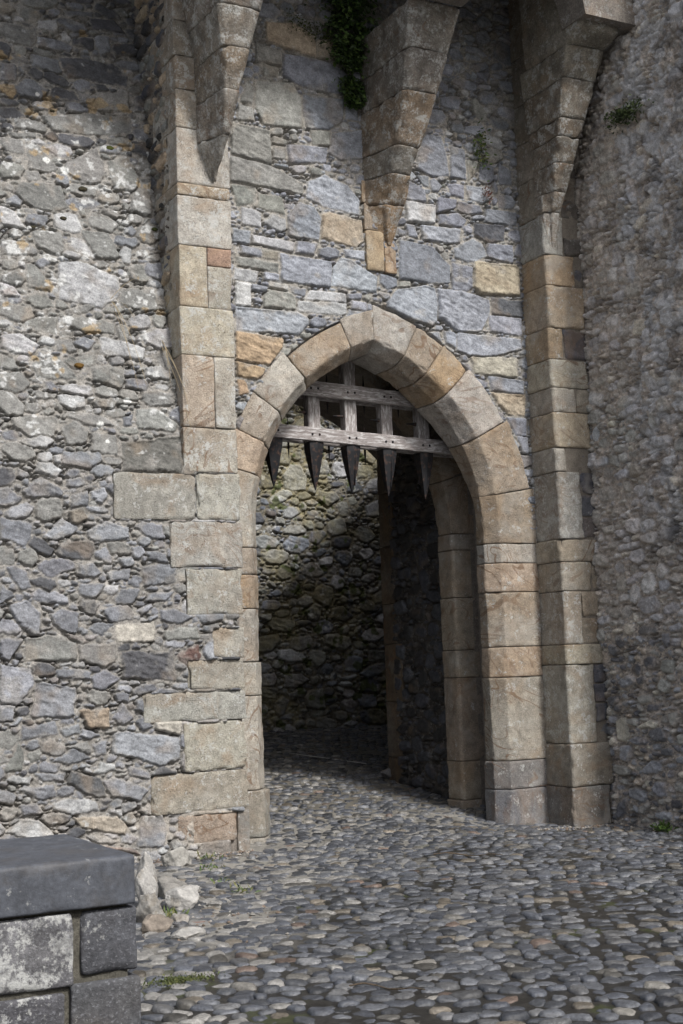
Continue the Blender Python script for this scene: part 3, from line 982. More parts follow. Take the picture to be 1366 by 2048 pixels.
# pointed arch: outer order of voussoirs with a chamfered arris
arch = bpy.data.objects.new('entrance_arch', None); COL.objects.link(arch); arch.parent = gate
arch.location = Vector((0, 0, SPR))
def ring(s, a0, a1, rin, rout, y0, y1, ch, col, name, mat, parent, lich=.3, gapa=.0025, step=3., proud=0.):
    acc = Acc(); secs = []
    n = max(2, int((a1 - a0) / step) + 1)
    for t in np.linspace(a0 + math.degrees(gapa), a1 - math.degrees(gapa), n):
        c, d = math.cos(math.radians(t)), math.sin(math.radians(t))
        def P(r, y): return (RC[s] + s * r * c, y, SPR + r * d)
        ro = rout(t) if callable(rout) else rout
        if ch > .01: y1 = YF + ch + float(np.interp(t, [10, 27, 45, 74], [.15, .26, .37, .39]))   # soffit deepens towards the crown
        if a1 > 73 and t > 70 and t >= a1 - 1:      # the two halves of the crown meet on a plumb joint
            def P(r, y): return (XC + s * .0015, y, SPR + math.sqrt(r * r - (XC - RC[s]) ** 2))
        secs.append([P(ro, y0 - proud), P(rin, y0 - proud), P(rin - ch, y0 + ch), P(rin - ch, y1), P(ro, y1)])
    sweep(acc, secs, col, lich=lich, amp=.005, chip=.010, inset=.004, rnd=rnd.uniform(.62, 1.))
    return acc.build(name, mat, parent)
vr = [(9.8, 28.2, 2.44, jc(TAN)), (28.2, 44.8, 2.40, jc(PALE)), (44.8, 54, 2.37, jc(ORANGE, .05)), (54, 63, 2.36, jc(TAN)), (63, 74.3, 2.35, jc(PALE))]
for a0, a1, ro, c in vr:
    ring(1, a0, a1, RF, ro, YF, YS, .12, c, 'voussoir', M_SAND, arch, lich=.25, proud=rnd.uniform(.022, .032))
vl = [(13.5, 23.2, 2.36, jc(TAN)), (23.2, 33.6, 2.32, jc(CREAM)), (33.6, 47, 2.33, jc(PALE)), (47, 65.6, 2.26, jc(TAN)), (65.6, 74.3, 2.30, jc(CREAM))]
for a0, a1, ro, c in vl:
    ring(-1, a0, a1, RF, ro, YF, YS, .12, c, 'voussoir', M_SAND, arch, lich=.2, proud=rnd.uniform(.022, .032))

# right jamb, outer order
def jamb(name, zs, cols, x0, x1, s, y0, y1, ch, top_curve=True, lich=.3, mat=None):
    acc = Acc()
    for i in range(len(zs) - 1):
        z0, z1 = zs[i], zs[i + 1]; pr = rnd.uniform(.015, .03); e = rnd.uniform(-.006, .006)
        base = .035 if i < 2 else 0
        xe = x1 + e - s * base
        p = [(x0, y0 - pr), (xe, y0 - pr - base), (xe - s * ch, y0 + ch - base), (xe - s * ch, y1), (x0, y1)]
        A = np.array([(a, b, z0 + .004) for a, b in p]); B = np.array([(a, b, z1 - .004) for a, b in p])
        if i == len(zs) - 2 and top_curve:
            ang = 9.8 if s > 0 else 13.5
            secs = [A]
            for t in np.linspace(0, ang, 4):
                c, d = math.cos(math.radians(t)), math.sin(math.radians(t))
                xi = RC[s] + s * RF * c; zi = SPR + RF * d
                zo = SPR + (abs(x0 - RC[s])) * math.tan(math.radians(t))
                if t == 0 and zs[-2] > SPR - .02: continue
                q = [(x0, y0 - pr, zo - .004), (xi, y0 - pr, zi - .004), (xi - s * ch, y0 + ch, zi - .004), (xi - s * ch, y1, zi - .004), (x0, y1, zo - .004)]
                secs.append(np.array(q))
            sweep(acc, secs, cols[i], lich=lich)
        else:
            sweep(acc, [A, B], cols[i], lich=lich, rnd=rnd.uniform(.5, 1.))
    return acc.build(name, mat or M_SAND, gate)
jamb('jamb', [-.25, .29, .58, 1.45, 1.77, 2.35, 2.66, 2.87, 3.4], [jc((.17, .175, .185)), jc((.2, .195, .19)), jc((.34, .32, .27)), jc(TAN), jc((.35, .31, .25)), jc(TAN), jc(PALE), jc((.31, .26, .20))],
     8.975, 8.5, 1, YF, YS, .12)
jamb('jamb', [-.25, .05, .49, 1.38, 1.70, 2.21, 2.54, 2.80, 3.4], [jc(GREYS), jc(GREYS), jc(CREAM), jc(CREAM), jc(CREAM), jc(BROWN), jc(TAN), jc(CREAM)],
     5.22, 5.6, -1, YF, YS, .12)
# inner order behind the portcullis slot
IO = [(.30, .26, .21), (.29, .25, .2), (.27, .23, .185), (.25, .22, .18)]
for s, xo, xi in ((1, 8.95, 8.40), (-1, 5.2, 5.70)):
    acc = Acc()
    zs = [-.25, .13, .55, 1.46, 1.76, 2.34, 2.87, 3.05]
    for i in range(len(zs) - 1):
        b = .02 if i < 1 else 0
        zblock(acc, [(xo, YI), (xi - s * b + s * .02, YI), (xi - s * b, YI + .03), (xi - s * b, YB), (xo, YB)], zs[i], zs[i + 1], jc(IO[i % 4]), lich=.2)
    acc.build('inner_jamb', M_SAND, gate)
    for a0, a1 in ((0, 18), (18, 36), (36, 54), (54, 73.4)):
        ring(s, a0, a1, RF - .10, 2.3, YI, YB, .0, jc(IO[1]), 'inner_voussoir', M_SAND, arch, lich=.1)

# left pier: quoins up to the lean of the curtain wall
acc = Acc()
zq = [3.45, 3.87, 4.55, 5.01, 5.60, 6.08, 6.20, 6.74, 7.12, 7.45, 7.80, 8.3, 8.8, 9.4]
cq = [CREAM, (.42, .36, .29), (.41, .38, .31), (.43, .39, .31), PALE, TAN, PALE, (.36, .34, .30), (.32, .30, .27), (.24, .22, .19), (.27, .25, .22), (.25, .23, .2), (.25, .23, .2)]
for i in range(len(zq) - 1):
    z0, z1 = zq[i], zq[i + 1]
    back = YP + LK * max(0, z1 - 3.47) + .10
    dq = min(back, YP + (.62 if i % 2 else .34))
    xr = 5.285 + rnd.uniform(-.006, .006); xl = 4.745 + rnd.uniform(-.008, .008); pr = rnd.uniform(-.006, .008)
    if i in (1, 3):                                    # courses of two stones
        xm = 5.07 if i == 1 else 5.03
        zblock(acc, rectp(xl, xm - .004, YP - pr, dq), z0, z1, jc(cq[i]), lich=.35)
        if i == 3:
            zblock(acc, rectp(xm + .004, xr, YP - pr + .004, YF + .02), z0, 5.42, jc((.40, .37, .31)), lich=.4)
            zblock(acc, rectp(xm + .004, xr, YP - pr, YF + .02), 5.42, z1, jc((.36, .25, .19)), lich=.3)
        else:
            zblock(acc, rectp(xm + .004, xr, YP - pr + .003, YF + .02), z0, z1, jc(CREAM), lich=.45)
    else:
        zblock(acc, [(xl, YP - pr), (xr, YP - pr), (xr, YF + .02), (xl + .1, YF + .02), (xl + .1, dq), (xl, dq)] if dq > YF + .03 else
               [(xl, YP - pr), (xr, YP - pr), (xr, YF + .02), (xl + .06, YF + .02), (xl, dq)], z0, z1, jc(cq[i]), lich=.45)
# below the lean its quoins are toothed into the curtain wall
low = [((4.06, 4.855, 3.00, 3.43), (.31, .295, .25)), ((4.86, 5.295, 3.00, 3.445), (.39, .37, .31)), ((4.59, 5.295, 2.565, 2.99), (.35, .34, .295)), ((4.74, 5.29, 2.135, 2.56), (.35, .33, .27)),
       ((4.98, 5.29, 1.735, 2.02), (.36, .33, .27)), ((4.73, 5.285, 1.455, 1.73), (.33, .295, .23)), ((4.30, 5.30, 1.18, 1.45), (.32, .31, .27)),
       ((4.68, 5.29, .735, 1.175), (.36, .33, .26)), ((4.36, 5.30, .375, .73), (.32, .29, .22)), ((4.60, 5.18, .10, .36), (.33, .25, .17)), 
       ((5.18, 5.29, -.25, .37), (.25, .235, .21))]
for (x0, x1, z0, z1), c in low:
    m_ = sum(c) / 3; c = tuple(q * .6 + m_ * .4 for q in c)
    zblock(acc, rectp(x0, x1, YP - rnd.uniform(.008, .022), YF + .02), z0, z1, jc(c, .05), lich=.35, chip=.022, warp=.012, amp=.007)
acc.build('left_pier', M_SAND, gate)
# small stones of the flank of that pier, between the quoins and the leaning wall
masonry('pier_flank', lambda U, V, H: (4.765 - H, YP + U, V), .22, 1.5, 3.4, 9.4, .011, [], lambda cu, cv, rng, a: 'gdtgk'[rng.randint(5)] if cv > 5.5 else 'ggtb'[rng.randint(4)], 41, M_RUB, gate,
        passes=[(50, .09, .18, .06, .1, .06), (260, .05, .11, .03, .06, .1), (700, .02, .06, .015, .03, .16)], mort=(.22, .19, .16), relief=.03, lich=lambda U, V: .25 + 0 * U)

# right pier
acc = Acc()
zr = [-.25, .30, .74, 1.56, 1.77, 2.33, 2.64, 2.88, 3.60, 3.86, 4.24, 4.51, 4.82, 5.16, 5.63, 5.97, 6.4, 6.85, 7.3, 7.75, 8.3, 9.3]
xr_ = [9.42, 9.50, 9.31, 9.47, 9.20, 9.36, 9.44, 9.27, 9.10, 9.46, 9.28, 9.46, 9.14, 9.46, 9.34, 9.22, 9.22, 9.22, 9.22, 9.22, 9.22]
cr = [(.16, .155, .15), (.22, .20, .17), (.31, .29, .255), (.33, .305, .245), (.32, .30, .26), (.33, .30, .245), (.31, .28, .225), (.30, .295, .27), (.32, .305, .27), (.35, .30, .23),
      (.33, .31, .27), (.36, .33, .27), (.28, .23, .17), (.34, .28, .21), (.31, .24, .17), (.30, .29, .27)] + [(.22, .2, .17)] * 6
cr = [tuple(q * 1.12 for q in c) for c in cr]
for i in range(len(zr) - 1):
    z0, z1 = zr[i], zr[i + 1]; xl = 8.97 + rnd.uniform(-.008, .008) - (.03 if i < 2 else 0); pr = rnd.uniform(-.006, .01) + (.03 if i < 2 else 0)
    ch = .02
    zblock(acc, [(xl, YP + ch - pr), (xl + ch, YP - pr), (xr_[i], YP - pr), (xr_[i], YF + .04), (xl, YF + .04)], z0, z1, jc(cr[i], .06), lich=.45 if i in (2, 7, 15, 4) else .28, amp=.006, chip=.012, warp=.01)
    if xr_[i] < 9.42:
        gap_ = 9.475 - xr_[i]; n = 1 if gap_ > .28 or i in (5, 10, 14) else max(1, int((z1 - z0) / .2)); zz = z0
        for q in range(n):
            z2 = z0 + (z1 - z0) * (q + 1) / n
            cc = (.34, .30, .24) if i in (4, 10) or (i == 5) else (.115, .12, .14) if i < 15 else (.13, .12, .11)
            zblock(acc, rectp(xr_[i] + .012, 9.475, YP + rnd.uniform(-.004, .03), YP + .2), zz + .006, z2 - .004, jc(cc), lich=.15, chip=.02, amp=.008)
            zz = z2
acc.build('right_pier', M_SAND, gate)
# pointing between the stones of the right pier
boxes('pointing', [(9.0, 9.49, YP + .022, YP + .3, -.2, 9.3)], M_RUB, gate, col=(.19, .17, .145))

# corbels: (height, projection, half width)
def corbel(cx, yb, hb, rows, cols, seedz, cap=None, ztop=8.15):
    root = bpy.data.objects.new('corbel', None); COL.objects.link(root); root.parent = gate
    acc = Acc()
    zsx = np.array([r[0] for r in rows]); pp = np.array([r[1] for r in rows]); hw = np.array([r[2] for r in rows])
    def sec(z):
        p = np.interp(z, zsx, pp); h = np.interp(z, zsx, hw)
        f = yb - p; hb_ = hb if z > rows[0][0] + .35 else h + (hb - h) * (z - rows[0][0]) / .35
        hb_ = max(hb_, h)
        return np.array([(cx - hb_, yb + .12, z), (cx - hb_, yb - .015, z), (cx - h, f + .035, z), (cx - h * .80, f, z), (cx + h * .80, f, z), (cx + h, f + .035, z), (cx + h + .012, yb - .015, z), (cx + h + .012, yb + .12, z)])
    for i in range(len(rows) - 1):
        z0, z1 = rows[i][0], rows[i + 1][0]
        acc = Acc()
        sweep(acc, [sec(z) for z in np.linspace(z0 + .003, z1 - .003, 4)], jc(cols[i % len(cols)], .06), amp=.008, chip=.014, lich=.5, warp=.016, inset=.006)
        acc.build('corbel_stone', M_WORN, root)
    if cap:
        acc = Acc(); sweep(acc, cap, jc(cols[-1], .05), amp=.006, chip=.01, lich=.4); acc.build('corbel_cap', M_WORN, root)
    return root
CB = [(.27, .20, .13), (.23, .185, .14), (.235, .215, .185), (.25, .205, .155), (.22, .205, .185), (.24, .22, .195)]
corbel(7.27, YF, .265, [(5.98, .03, .02), (6.38, .17, .125), (6.66, .34, .13), (6.90, .51, .15), (7.37, .79, .20), (7.73, .97, .25), (8.15, 1.17, .30)], CB, 1)
corbel(5.115, YP, .165, [(6.23, .0, .01), (6.60, .33, .04), (6.97, .50, .085), (7.33, .62, .14), (7.68, .72, .22), (8.15, .95, .30)], [(.34, .32, .28), (.27, .25, .22), (.25, .22, .18), (.24, .225, .2), (.24, .22, .2)], 2)
def capsec(cx, z, h, y0, y1): return np.array([(cx - h, y1, z), (cx - h, y0 + .06, z), (cx - h + .05, y0, z), (cx + h - .05, y0, z), (cx + h, y0 + .06, z), (cx + h, y1, z)])
corbel(9.09, YP, .13, [(5.98, .0, .03), (6.42, .08, .06), (6.62, .17, .09), (6.90, .28, .13), (7.15, .40, .155), (7.33, .47, .175), (7.70, .62, .215), (8.0, .76, .25)], [(.31, .29, .26), (.27, .24, .2), (.22, .20, .17), (.25, .23, .20), (.19, .17, .145), (.22, .2, .17), (.24, .22, .185)], 3,
       cap=[capsec(9.09, 8.0, .24, YP - .80, YP), capsec(9.09, 8.10, .275, YP - 1.0, YP), capsec(9.09, 8.62, .285, YP - 1.04, YP), capsec(9.09, 8.9, .30, YP - 1.06, YP)])
# tail stones of the middle corbel, bonded into the wall
acc = Acc()
for (x0, x1, z0, z1, c, b) in ((7.0, 7.20, 5.70, 6.13, (.40, .32, .22), 0), (7.215, 7.35, 5.69, 6.02, (.40, .29, .19), 1), (6.985, 7.26, 6.13, 6.42, (.33, .26, .19), 0), (6.965, 7.24, 6.42, 6.66, (.31, .24, .17), 0)):
    zblock(acc, rectp(x0, x1, YF - .035, YF + .1), z0, z1, c, lich=.2)
acc.build('corbel_tail', M_SAND, gate)

# parapet on machicolation arches, above the corbels (mostly out of the picture)
V, Q = [], []
def zmach(x):
    z = 8.15
    for c, r in ((6.19, .74), (8.19, .60), (4.1, .7)):
        if abs(x - c) < r: z = 8.15 + 1.15 * math.sqrt(r * r - (x - c) ** 2)
    return z
slices(V, Q, np.linspace(3.2, 9.5, 127), zmach, 10.6, YP - 1.12, YP - .72)
V2, Q2 = [], []
slices(V2, Q2, [3.2, 9.5], lambda x: 9.35, 9.6, YP - .719, YF + .1)
n0 = len(V); V += V2; Q += [tuple(a + n0 for a in q) for q in Q2]
me = mesh_np('parapet', V, Q, None, dict(Col=np.tile((.22, .2, .18), (len(V), 1)), Rnd=np.zeros(len(V)), Lich=np.full(len(V), .4)), False)
link('parapet', me, M_WORN, gate)

# passage: right-hand wall, with a dressed end quoin
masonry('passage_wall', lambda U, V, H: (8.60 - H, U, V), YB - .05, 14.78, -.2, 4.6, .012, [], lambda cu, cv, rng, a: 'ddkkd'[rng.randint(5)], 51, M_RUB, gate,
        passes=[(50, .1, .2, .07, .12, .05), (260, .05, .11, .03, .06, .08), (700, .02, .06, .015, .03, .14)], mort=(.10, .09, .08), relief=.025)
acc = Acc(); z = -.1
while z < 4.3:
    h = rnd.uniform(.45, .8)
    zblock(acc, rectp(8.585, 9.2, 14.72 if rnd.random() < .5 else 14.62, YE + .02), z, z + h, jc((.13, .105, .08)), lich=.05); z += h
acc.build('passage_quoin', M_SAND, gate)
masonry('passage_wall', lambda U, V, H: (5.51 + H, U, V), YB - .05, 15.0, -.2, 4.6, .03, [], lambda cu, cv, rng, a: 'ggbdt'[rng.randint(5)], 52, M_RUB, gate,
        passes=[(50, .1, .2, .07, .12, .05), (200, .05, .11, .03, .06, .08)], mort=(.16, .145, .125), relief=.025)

# ------------------------------------------------------------------ yard behind the gate
yard = empty('yard_wall', (10, YW, .6), 'rough lichen-yellowed rubble wall seen far back through the open gateway', 'wall')
def extraB(U, V, H, C):
    y = (smooth(fbm2(U * 1.8, V * 1.8, 95, 4), .0, .32) * .4)[..., None]
    C = C * (1 - y) + np.array((.31, .27, .12)) * y * (1 + .3 * noise2(U * 25, V * 25, 5)[..., None])
    m = smooth(fbm2(U * 6, V * 6, 96, 3), .38, .48)[..., None] * .8
    return H + .03 * fbm2(U * 2.5, V * 2.5, 97, 3), C * (1 - m) + np.array((.07, .09, .02)) * m
masonry('rubble_face', lambda U, V, H: (U, YW - H, V), 7.0, 12.4, .4, 9.0, .014, [], lambda cu, cv, rng, a: 'gdWbgg'[rng.randint(6)], 61, M_RUB, yard,
        passes=[(14, .15, .28, .1, .16, .05), (130, .07, .16, .04, .09, .08), (420, .03, .07, .02, .04, .14)], mort=(.22, .20, .155), smr=.1, mlev=.008, lighten=1.3, relief=.036, extra=extraB, lumps=.04, edgew=.022,
        rough=1.5, gap=.006, crev=.62, lich=lambda U, V: .55 + 0 * U, mortn=.014)
boxes('wall_core', [(3.0, 16.0, YW + .08, YW + 1.2, -.3, 9.0), (3.0, 3.8, 15.2, YW + .1, -.3, 10.5)], M_RUB, yard)
boxes('yard_top_screen', [(3.81, 12.6, 18.0, YW + .1, 7.15, 7.35)], M_SLATE, yard, col=(.07, .07, .075))  # roof slab added out of view to keep sky light off the yard wall
boxes('yard_sky_screen', [(3.81, 11.7, YE + .005, 16.6, 5.35, 5.62)], M_RUB, gate)  # slab added above the yard to cut the sky light reaching its floor
def prism_y(name, prof, y0, y1, parent):
    V = [(x, y, z) for y in (y0, y1) for x, z in prof]; n = len(prof)
    Q = [(i, (i + 1) % n, n + (i + 1) % n, n + i) for i in range(n)] + [tuple(range(4))[::-1], tuple(range(4, 8))]
    me = mesh_np(name, V, Q, None, dict(Col=np.tile((.2, .19, .17), (len(V), 1)), Rnd=np.zeros(len(V)), Lich=np.full(len(V), .3)), False)
    return link(name, me, M_RUB, parent)
prism_y('shadow_mass', [(9.5, -.3), (14.5, -.3), (14.5, 11.2), (9.5, 6.5)], 12.9, 15.0, gate)  # unseen sloped mass, added to throw the diagonal shadow on the yard wall
prism_y('shadow_edge_wall', [(9.24, 5.63), (14.4, 5.63), (14.4, 10.45), (9.24, 5.66)], 16.3, 16.6, gate)  # unseen sloped piece, added nearer the yard wall to sharpen that shadow
V = []; x0, x1 = 11.75, 12.5
sidew = empty('shadow_side_wall', (12.1, 17.3, .4), 'unseen sloping-topped wall added beside the yard to cast a diagonal shadow', 'wall')  # added outside the view, its top sloped to shape the shadow
V = [(x0, YE + .05, -.2), (x1, YE + .05, -.2), (x1, YW + .05, -.2), (x0, YW + .05, -.2), (x0, YE + .05, 7.45), (x1, YE + .05, 7.45), (x1, YW + .05, 5.1), (x0, YW + .05, 5.1)]
Q = [(0, 3, 2, 1), (4, 5, 6, 7), (0, 1, 5, 4), (1, 2, 6, 5), (2, 3, 7, 6), (3, 0, 4, 7)]
me = mesh_np('shadow_side_core', V, Q, None, dict(Col=np.tile((.18, .17, .15), (8, 1))), False); link('wall_core', me, M_RUB, sidew)
masonry('rubble_face', lambda U, V, H: (x0 - .01 - H, U, V), YE + .06, YW, .1, 7.4, .03, [], lambda cu, cv, rng, a: 'ggbd'[rng.randint(4)], 62, M_RUB, sidew,
        holef=lambda U, V: V < 7.4 - (U - YE) * .505, passes=[(30, .1, .22, .07, .13, .05), (200, .05, .11, .03, .06, .08)], mort=(.2, .18, .15))

# ------------------------------------------------------------------ round tower on the right
tower = empty('flanking_tower', (11.5, 9.5, 0), 'mortar-smeared rubble tower wall projecting on the right of the gate, with white lichen streaks', 'tower')
def tow(u):
    u = np.asarray(u, float)
    R = 3.0; s = np.clip((u - 1.9) / R, 0, 1.5)
    x = 9.46 + np.where(u > 1.9, R * (1 - np.cos(s)), 0); y = 11.95 - np.where(u > 1.9, 1.9 + R * np.sin(s), u)
    nx = -np.cos(s); ny = -np.sin(s)
    return x, y, nx, ny
def mapT(U, V, H):
    x, y, nx, ny = tow(U); return x + nx * H, y + ny * H, V
def zt(cu, cv, rng, a):
    r = rng.rand()
    if cv < 1.9: return 'b' if r < .35 else 'g' if r < .65 else 'd' if r < .85 else 't' if r < .92 else 'c'
    return 'g' if r < .5 else 'B' if r < .72 else 'W' if r < .84 else 'c' if r < .94 else 'd'
def extraT(U, V, H, C):
    up_ = smooth(V, 1.6, 2.4)
    ren = smooth(fbm2(U * 2.2, V * 2.2, 98, 3) + .42, -.1, .25) * up_           # render washed over the stones
    g = fbm2(U * 30, V * 30, 99, 4)
    ren3 = (ren * .42)[..., None]
    C = C * (1 - ren3) + np.array((.54, .475, .425)) * (1 + .40 * g[..., None] + .25 * fbm2(U * 5, V * 5, 100, 3)[..., None]) * ren3
    H = H * (1 - .2 * ren) + ren * (.014 * g + .006 * noise2(U * 75, V * 75, 106) + .018 * fbm2(U * 6, V * 6, 101, 4))
    st = smooth(U + .25 * fbm2(U * 2, V * 1.2, 102, 3), .55, 1.0) * smooth(V, 2.4, 3.4)
    wl = (smooth(fbm2(U * 9, V * 7, 103, 5), -.05, .12) * st)[..., None] * .75
    C = C * (1 - wl) + np.array((.58, .59, .62)) * wl
    bk = (smooth(fbm2(U * 6, V * 4.5, 104, 5) - .16 + .35 * (U - 1.2), .05, .2) * smooth(V, 2.0, 3.0))[..., None] * .42
    C = C * (1 - bk) + np.array((.06, .055, .055)) * bk
    return H + .05 * fbm2(U * 1.6, V * 1.6, 105, 3), C
masonry('rubble_face', mapT, -.02, 4.4, -.3, 9.6, .0105, [], zt, 71, M_RUB, tower, passes=[(40, .08, .17, .05, .1, .05), (300, .035, .09, .025, .05, .12), (600, .015, .04, .012, .025, .2)],
        mort=(.50, .445, .395), relief=.034, edgew=.016, extra=extraT, lumps=.02, crev=.56, rough=1.2, mortn=.018, desat=.4, lighten=1.9, mlev=.006, lich=lambda U, V: .35 + 0 * U)
u = np.linspace(3.38, 1.9 + 3.0 * 1.5, 12); tx_, ty_, _, _ = tow(u)
pl = [(9.52, 12.6), (9.52, 10.0)] + [(float(a) + .08, float(b) + .03) for a, b in zip(*tow(np.linspace(1.95, 6.3, 12))[:2])] + [(13.6, 6.9), (13.6, 12.6)]
acc = Acc(); zblock(acc, pl, -.3, 9.7, (.2, .18, .16), seg=.8, amp=0, warp=0, chip=0); acc.build('tower_core', M_RUB, tower, smooth_shade=False)

# ------------------------------------------------------------------ portcullis
port = empty('portcullis', (7.08, 12.97, 3.4), 'half-raised timber portcullis with black iron spikes hanging in the gate arch', 'portcullis')
UX = [6.164, 6.643, 7.081, 7.525, 7.988]
TL = -.045
def zt_(z, x): return z + TL * (x - 7.08)
def beam(name, x0, x1, zc, h, y0, y1, lich=1., mat=M_WOOD, parent=port, tilt=True):
    acc = Acc(); b = .006
    secs = []
    for x in np.linspace(x0, x1, 3):
        z = zt_(zc, x) if tilt else zc
        secs.append([(x, y0, z - h / 2 + b), (x, y0 + b, z - h / 2), (x, y1 - b, z - h / 2), (x, y1, z - h / 2 + b), (x, y1, z + h / 2 - b), (x, y1 - b, z + h / 2), (x, y0 + b, z + h / 2), (x, y0, z + h / 2 - b)])
    sweep(acc, secs, (.3, .3, .3), seg=.05, amp=.002, chip=.003, inset=.002, lich=lich, warp=.003)
    return acc.build(name, mat, parent)
def post(name, x, w, y0, y1, z0, z1):
    acc = Acc(); b = .006; p = [(x - w / 2 + b, y0), (x + w / 2 - b, y0), (x + w / 2, y0 + b), (x + w / 2, y1 - b), (x + w / 2 - b, y1), (x - w / 2 + b, y1), (x - w / 2, y1 - b), (x - w / 2, y0 + b)]
    zblock(acc, p, z0, z1, (.3, .3, .3), seg=.05, amp=.002, chip=.003, inset=.002, lich=0., warp=.003)
    return acc.build(name, M_WOOD, port)
def dome(acc, c, r, ax=(0, -1, 0)):
    a = np.arange(8) / 8 * 2 * np.pi
    secs = []
    for q, rr in ((0, 1), (.35, .9), (.6, .5), (.66, .1)):
        secs.append([(c[0] + r * rr * math.cos(t), c[1] - r * q, c[2] + r * rr * math.sin(t)) for t in a])
    sweep(acc, secs, (.05, .05, .05), seg=r * .5, amp=0, chip=0, inset=0.0005, warp=0)
for k, (zc, h) in enumerate(((4.030, .150), (4.519, .160))):
    bm = beam('cross_beam', 5.52, 8.72, zc, h, 12.85, 12.91)
    for x in UX:
        if k == 1 and not 6.4 < x < 7.8 : continue
        for d in (-.042, .042):
            acc = Acc(); dome(acc, (x + d - .02, 12.848, zt_(zc + .012 - abs(d) * .3, x)), .014); acc.build('bolt', M_IRON, bm)
    beam('back_beam', 5.52, 8.72, zc, h * .95, 13.035, 13.085)
for i, x in enumerate(UX):
    post('upright', x, .143, 12.912, 13.033, zt_(3.958, x), 6.1 if i == 2 else zt_(4.59, x))
    # spike: square shoe drawn out to a point, with a raised rib down the front
    zt0 = zt_(3.954, x); acc = Acc()
    def rect(z, w, d, cy=12.95): return [(x - w / 2, cy - d / 2, z), (x, cy - d / 2 - .012 * w / .13, z), (x + w / 2, cy - d / 2, z), (x + w / 2, cy + d / 2, z), (x - w / 2, cy + d / 2, z)]
    sweep(acc, [rect(zt0, .165, .14), rect(zt0 - .07, .160, .135), rect(zt0 - .28, .098, .085), rect(zt0 - .46, .026, .026), rect(zt0 - .505, .004, .004)], (.03, .03, .03), seg=.06, amp=.0012, chip=0, inset=.001, warp=.0, sharp=True)
    sp = acc.build('spike', M_IRON, port, smooth_shade=False)
    acc = Acc()
    def rb(z, w, d): return [(x - w / 2 + .02, 12.95 - d / 2 - .020, z), (x + w / 2 + .02, 12.95 - d / 2 - .020, z), (x + w / 2 + .02, 12.95 - d / 2 + .006, z), (x - w / 2 + .02, 12.95 - d / 2 + .006, z)]
    if i in (2, 3): 
        sweep(acc, [rb(zt0 - .02, .022, .13), rb(zt0 - .16, .02, .118), rb(zt0 - .42, .01, .045)], (.03, .03, .03), seg=.02, amp=.001, chip=0, inset=.001, warp=0)
        acc.build('rib', M_IRON, port)
# slim double-pointed irons on the rear beams, and pins through the uprights
def dagger(x, z0, z1, w=.034):
    acc = Acc(); m = (z0 + z1) / 2
    def s(z, w): return [(x - w / 2, 13.10, z), (x, 13.10 - w / 2, z), (x + w / 2, 13.10, z), (x, 13.10 + w / 2, z)]
    sweep(acc, [s(z0, .003), s(z0 + .12, w), s(z1 - .12, w), s(z1, .003)], (.03, .03, .03), seg=.015, amp=.001, chip=0, inset=.001, warp=0)
    acc.build('rear_spike', M_IRON, port)
for x in (6.42, 6.90, 7.34, 7.78): dagger(x, 3.80 + TL * (x - 7.08), 4.25 + TL * (x - 7.08))
for x in (6.90, 7.35, 7.78): dagger(x, 4.32, 4.78)
for x in UX[1:]:
    acc = Acc(); z = 4.28 + TL * (x - 7.08)
    def s(xx, w): return [(xx, 12.97 - w, z - w), (xx, 12.97 + w, z - w), (xx, 12.97 + w, z + w), (xx, 12.97 - w, z + w)]
    sweep(acc, [s(x - .19, .004), s(x - .10, .013), s(x - .07, .022), s(x - .05, .022)], (.03, .03, .03), seg=.015, amp=.001, chip=0, inset=.001, warp=0)
    acc.build('pin', M_IRON, port)

# ------------------------------------------------------------------ low parapet wall in the foreground
pw_ = empty('parapet_wall', (1.2, 5.6, 0), 'low block wall under a thick smooth slate coping in the left foreground', 'wall')
acc = Acc()
sweep(acc, [[(x, 5.155, .752), (x, 5.155, .922), (x, 5.165, .932), (x, 6.05, .935), (x, 6.06, .925), (x, 6.06, .752)] for x in (-1.2, .6, 1.822)], (.075, .082, .098), seg=.02, amp=.0018, chip=.007, inset=.004, warp=.003, lich=.12)
acc.build('coping', M_SLATE, pw_)
acc = Acc()
for (x0, x1, z0, z1, c, l, nm) in ((1.12, 1.585, .475, .742, (.13, .13, .14), .62, 0), (1.615, 1.835, .505, .742, (.075, .078, .088), .15, 0), (.75, 1.10, .475, .742, (.12, .12, .13), .5, 0),
                                   (1.02, 1.55, .20, .46, (.085, .085, .095), .45, 0), (1.575, 1.84, .20, .485, (.08, .083, .09), .12, 0), (.5, 1.0, .2, .46, (.1, .1, .11), .6, 0),
                                   (1.3, 1.84, -.1, .185, (.1, .1, .11), .3, 0), (.7, 1.28, -.1, .185, (.1, .1, .11), .3, 0), (-1.2, .48, -.1, .46, (.1, .1, .11), .6, 0), (-1.2, .73, .475, .742, (.1, .1, .11), .6, 0)):
    a2 = Acc(); zblock(a2, rectp(x0, x1, 5.17 + rnd.uniform(-.004, .004), 5.42), z0, z1, c, lich=l, seg=.02, amp=.004, chip=.008, warp=.006, inset=.008)
    a2.build('wall_block', M_DARKL, pw_)
boxes('mortar_core', [(-1.2, 1.80, 5.195, 6.0, -.2, .751)], M_RUB, pw_, col=(.10, .095, .08))
acc = Acc(); y = 5.43
while y < 6.0:
    d = rnd.uniform(.10, .2)
    z = -.1
    while z < .72:
        h = rnd.uniform(.09, .17); zblock(acc, rectp(1.6, 1.855 + rnd.uniform(-.01, .012), y, min(y + d, 6.02)), z, min(z + h, .748), jc((.16, .165, .17), .3), lich=.4, seg=.02, chip=.015); z += h
    y += d
acc.build('end_rubble', M_DARKL, pw_)

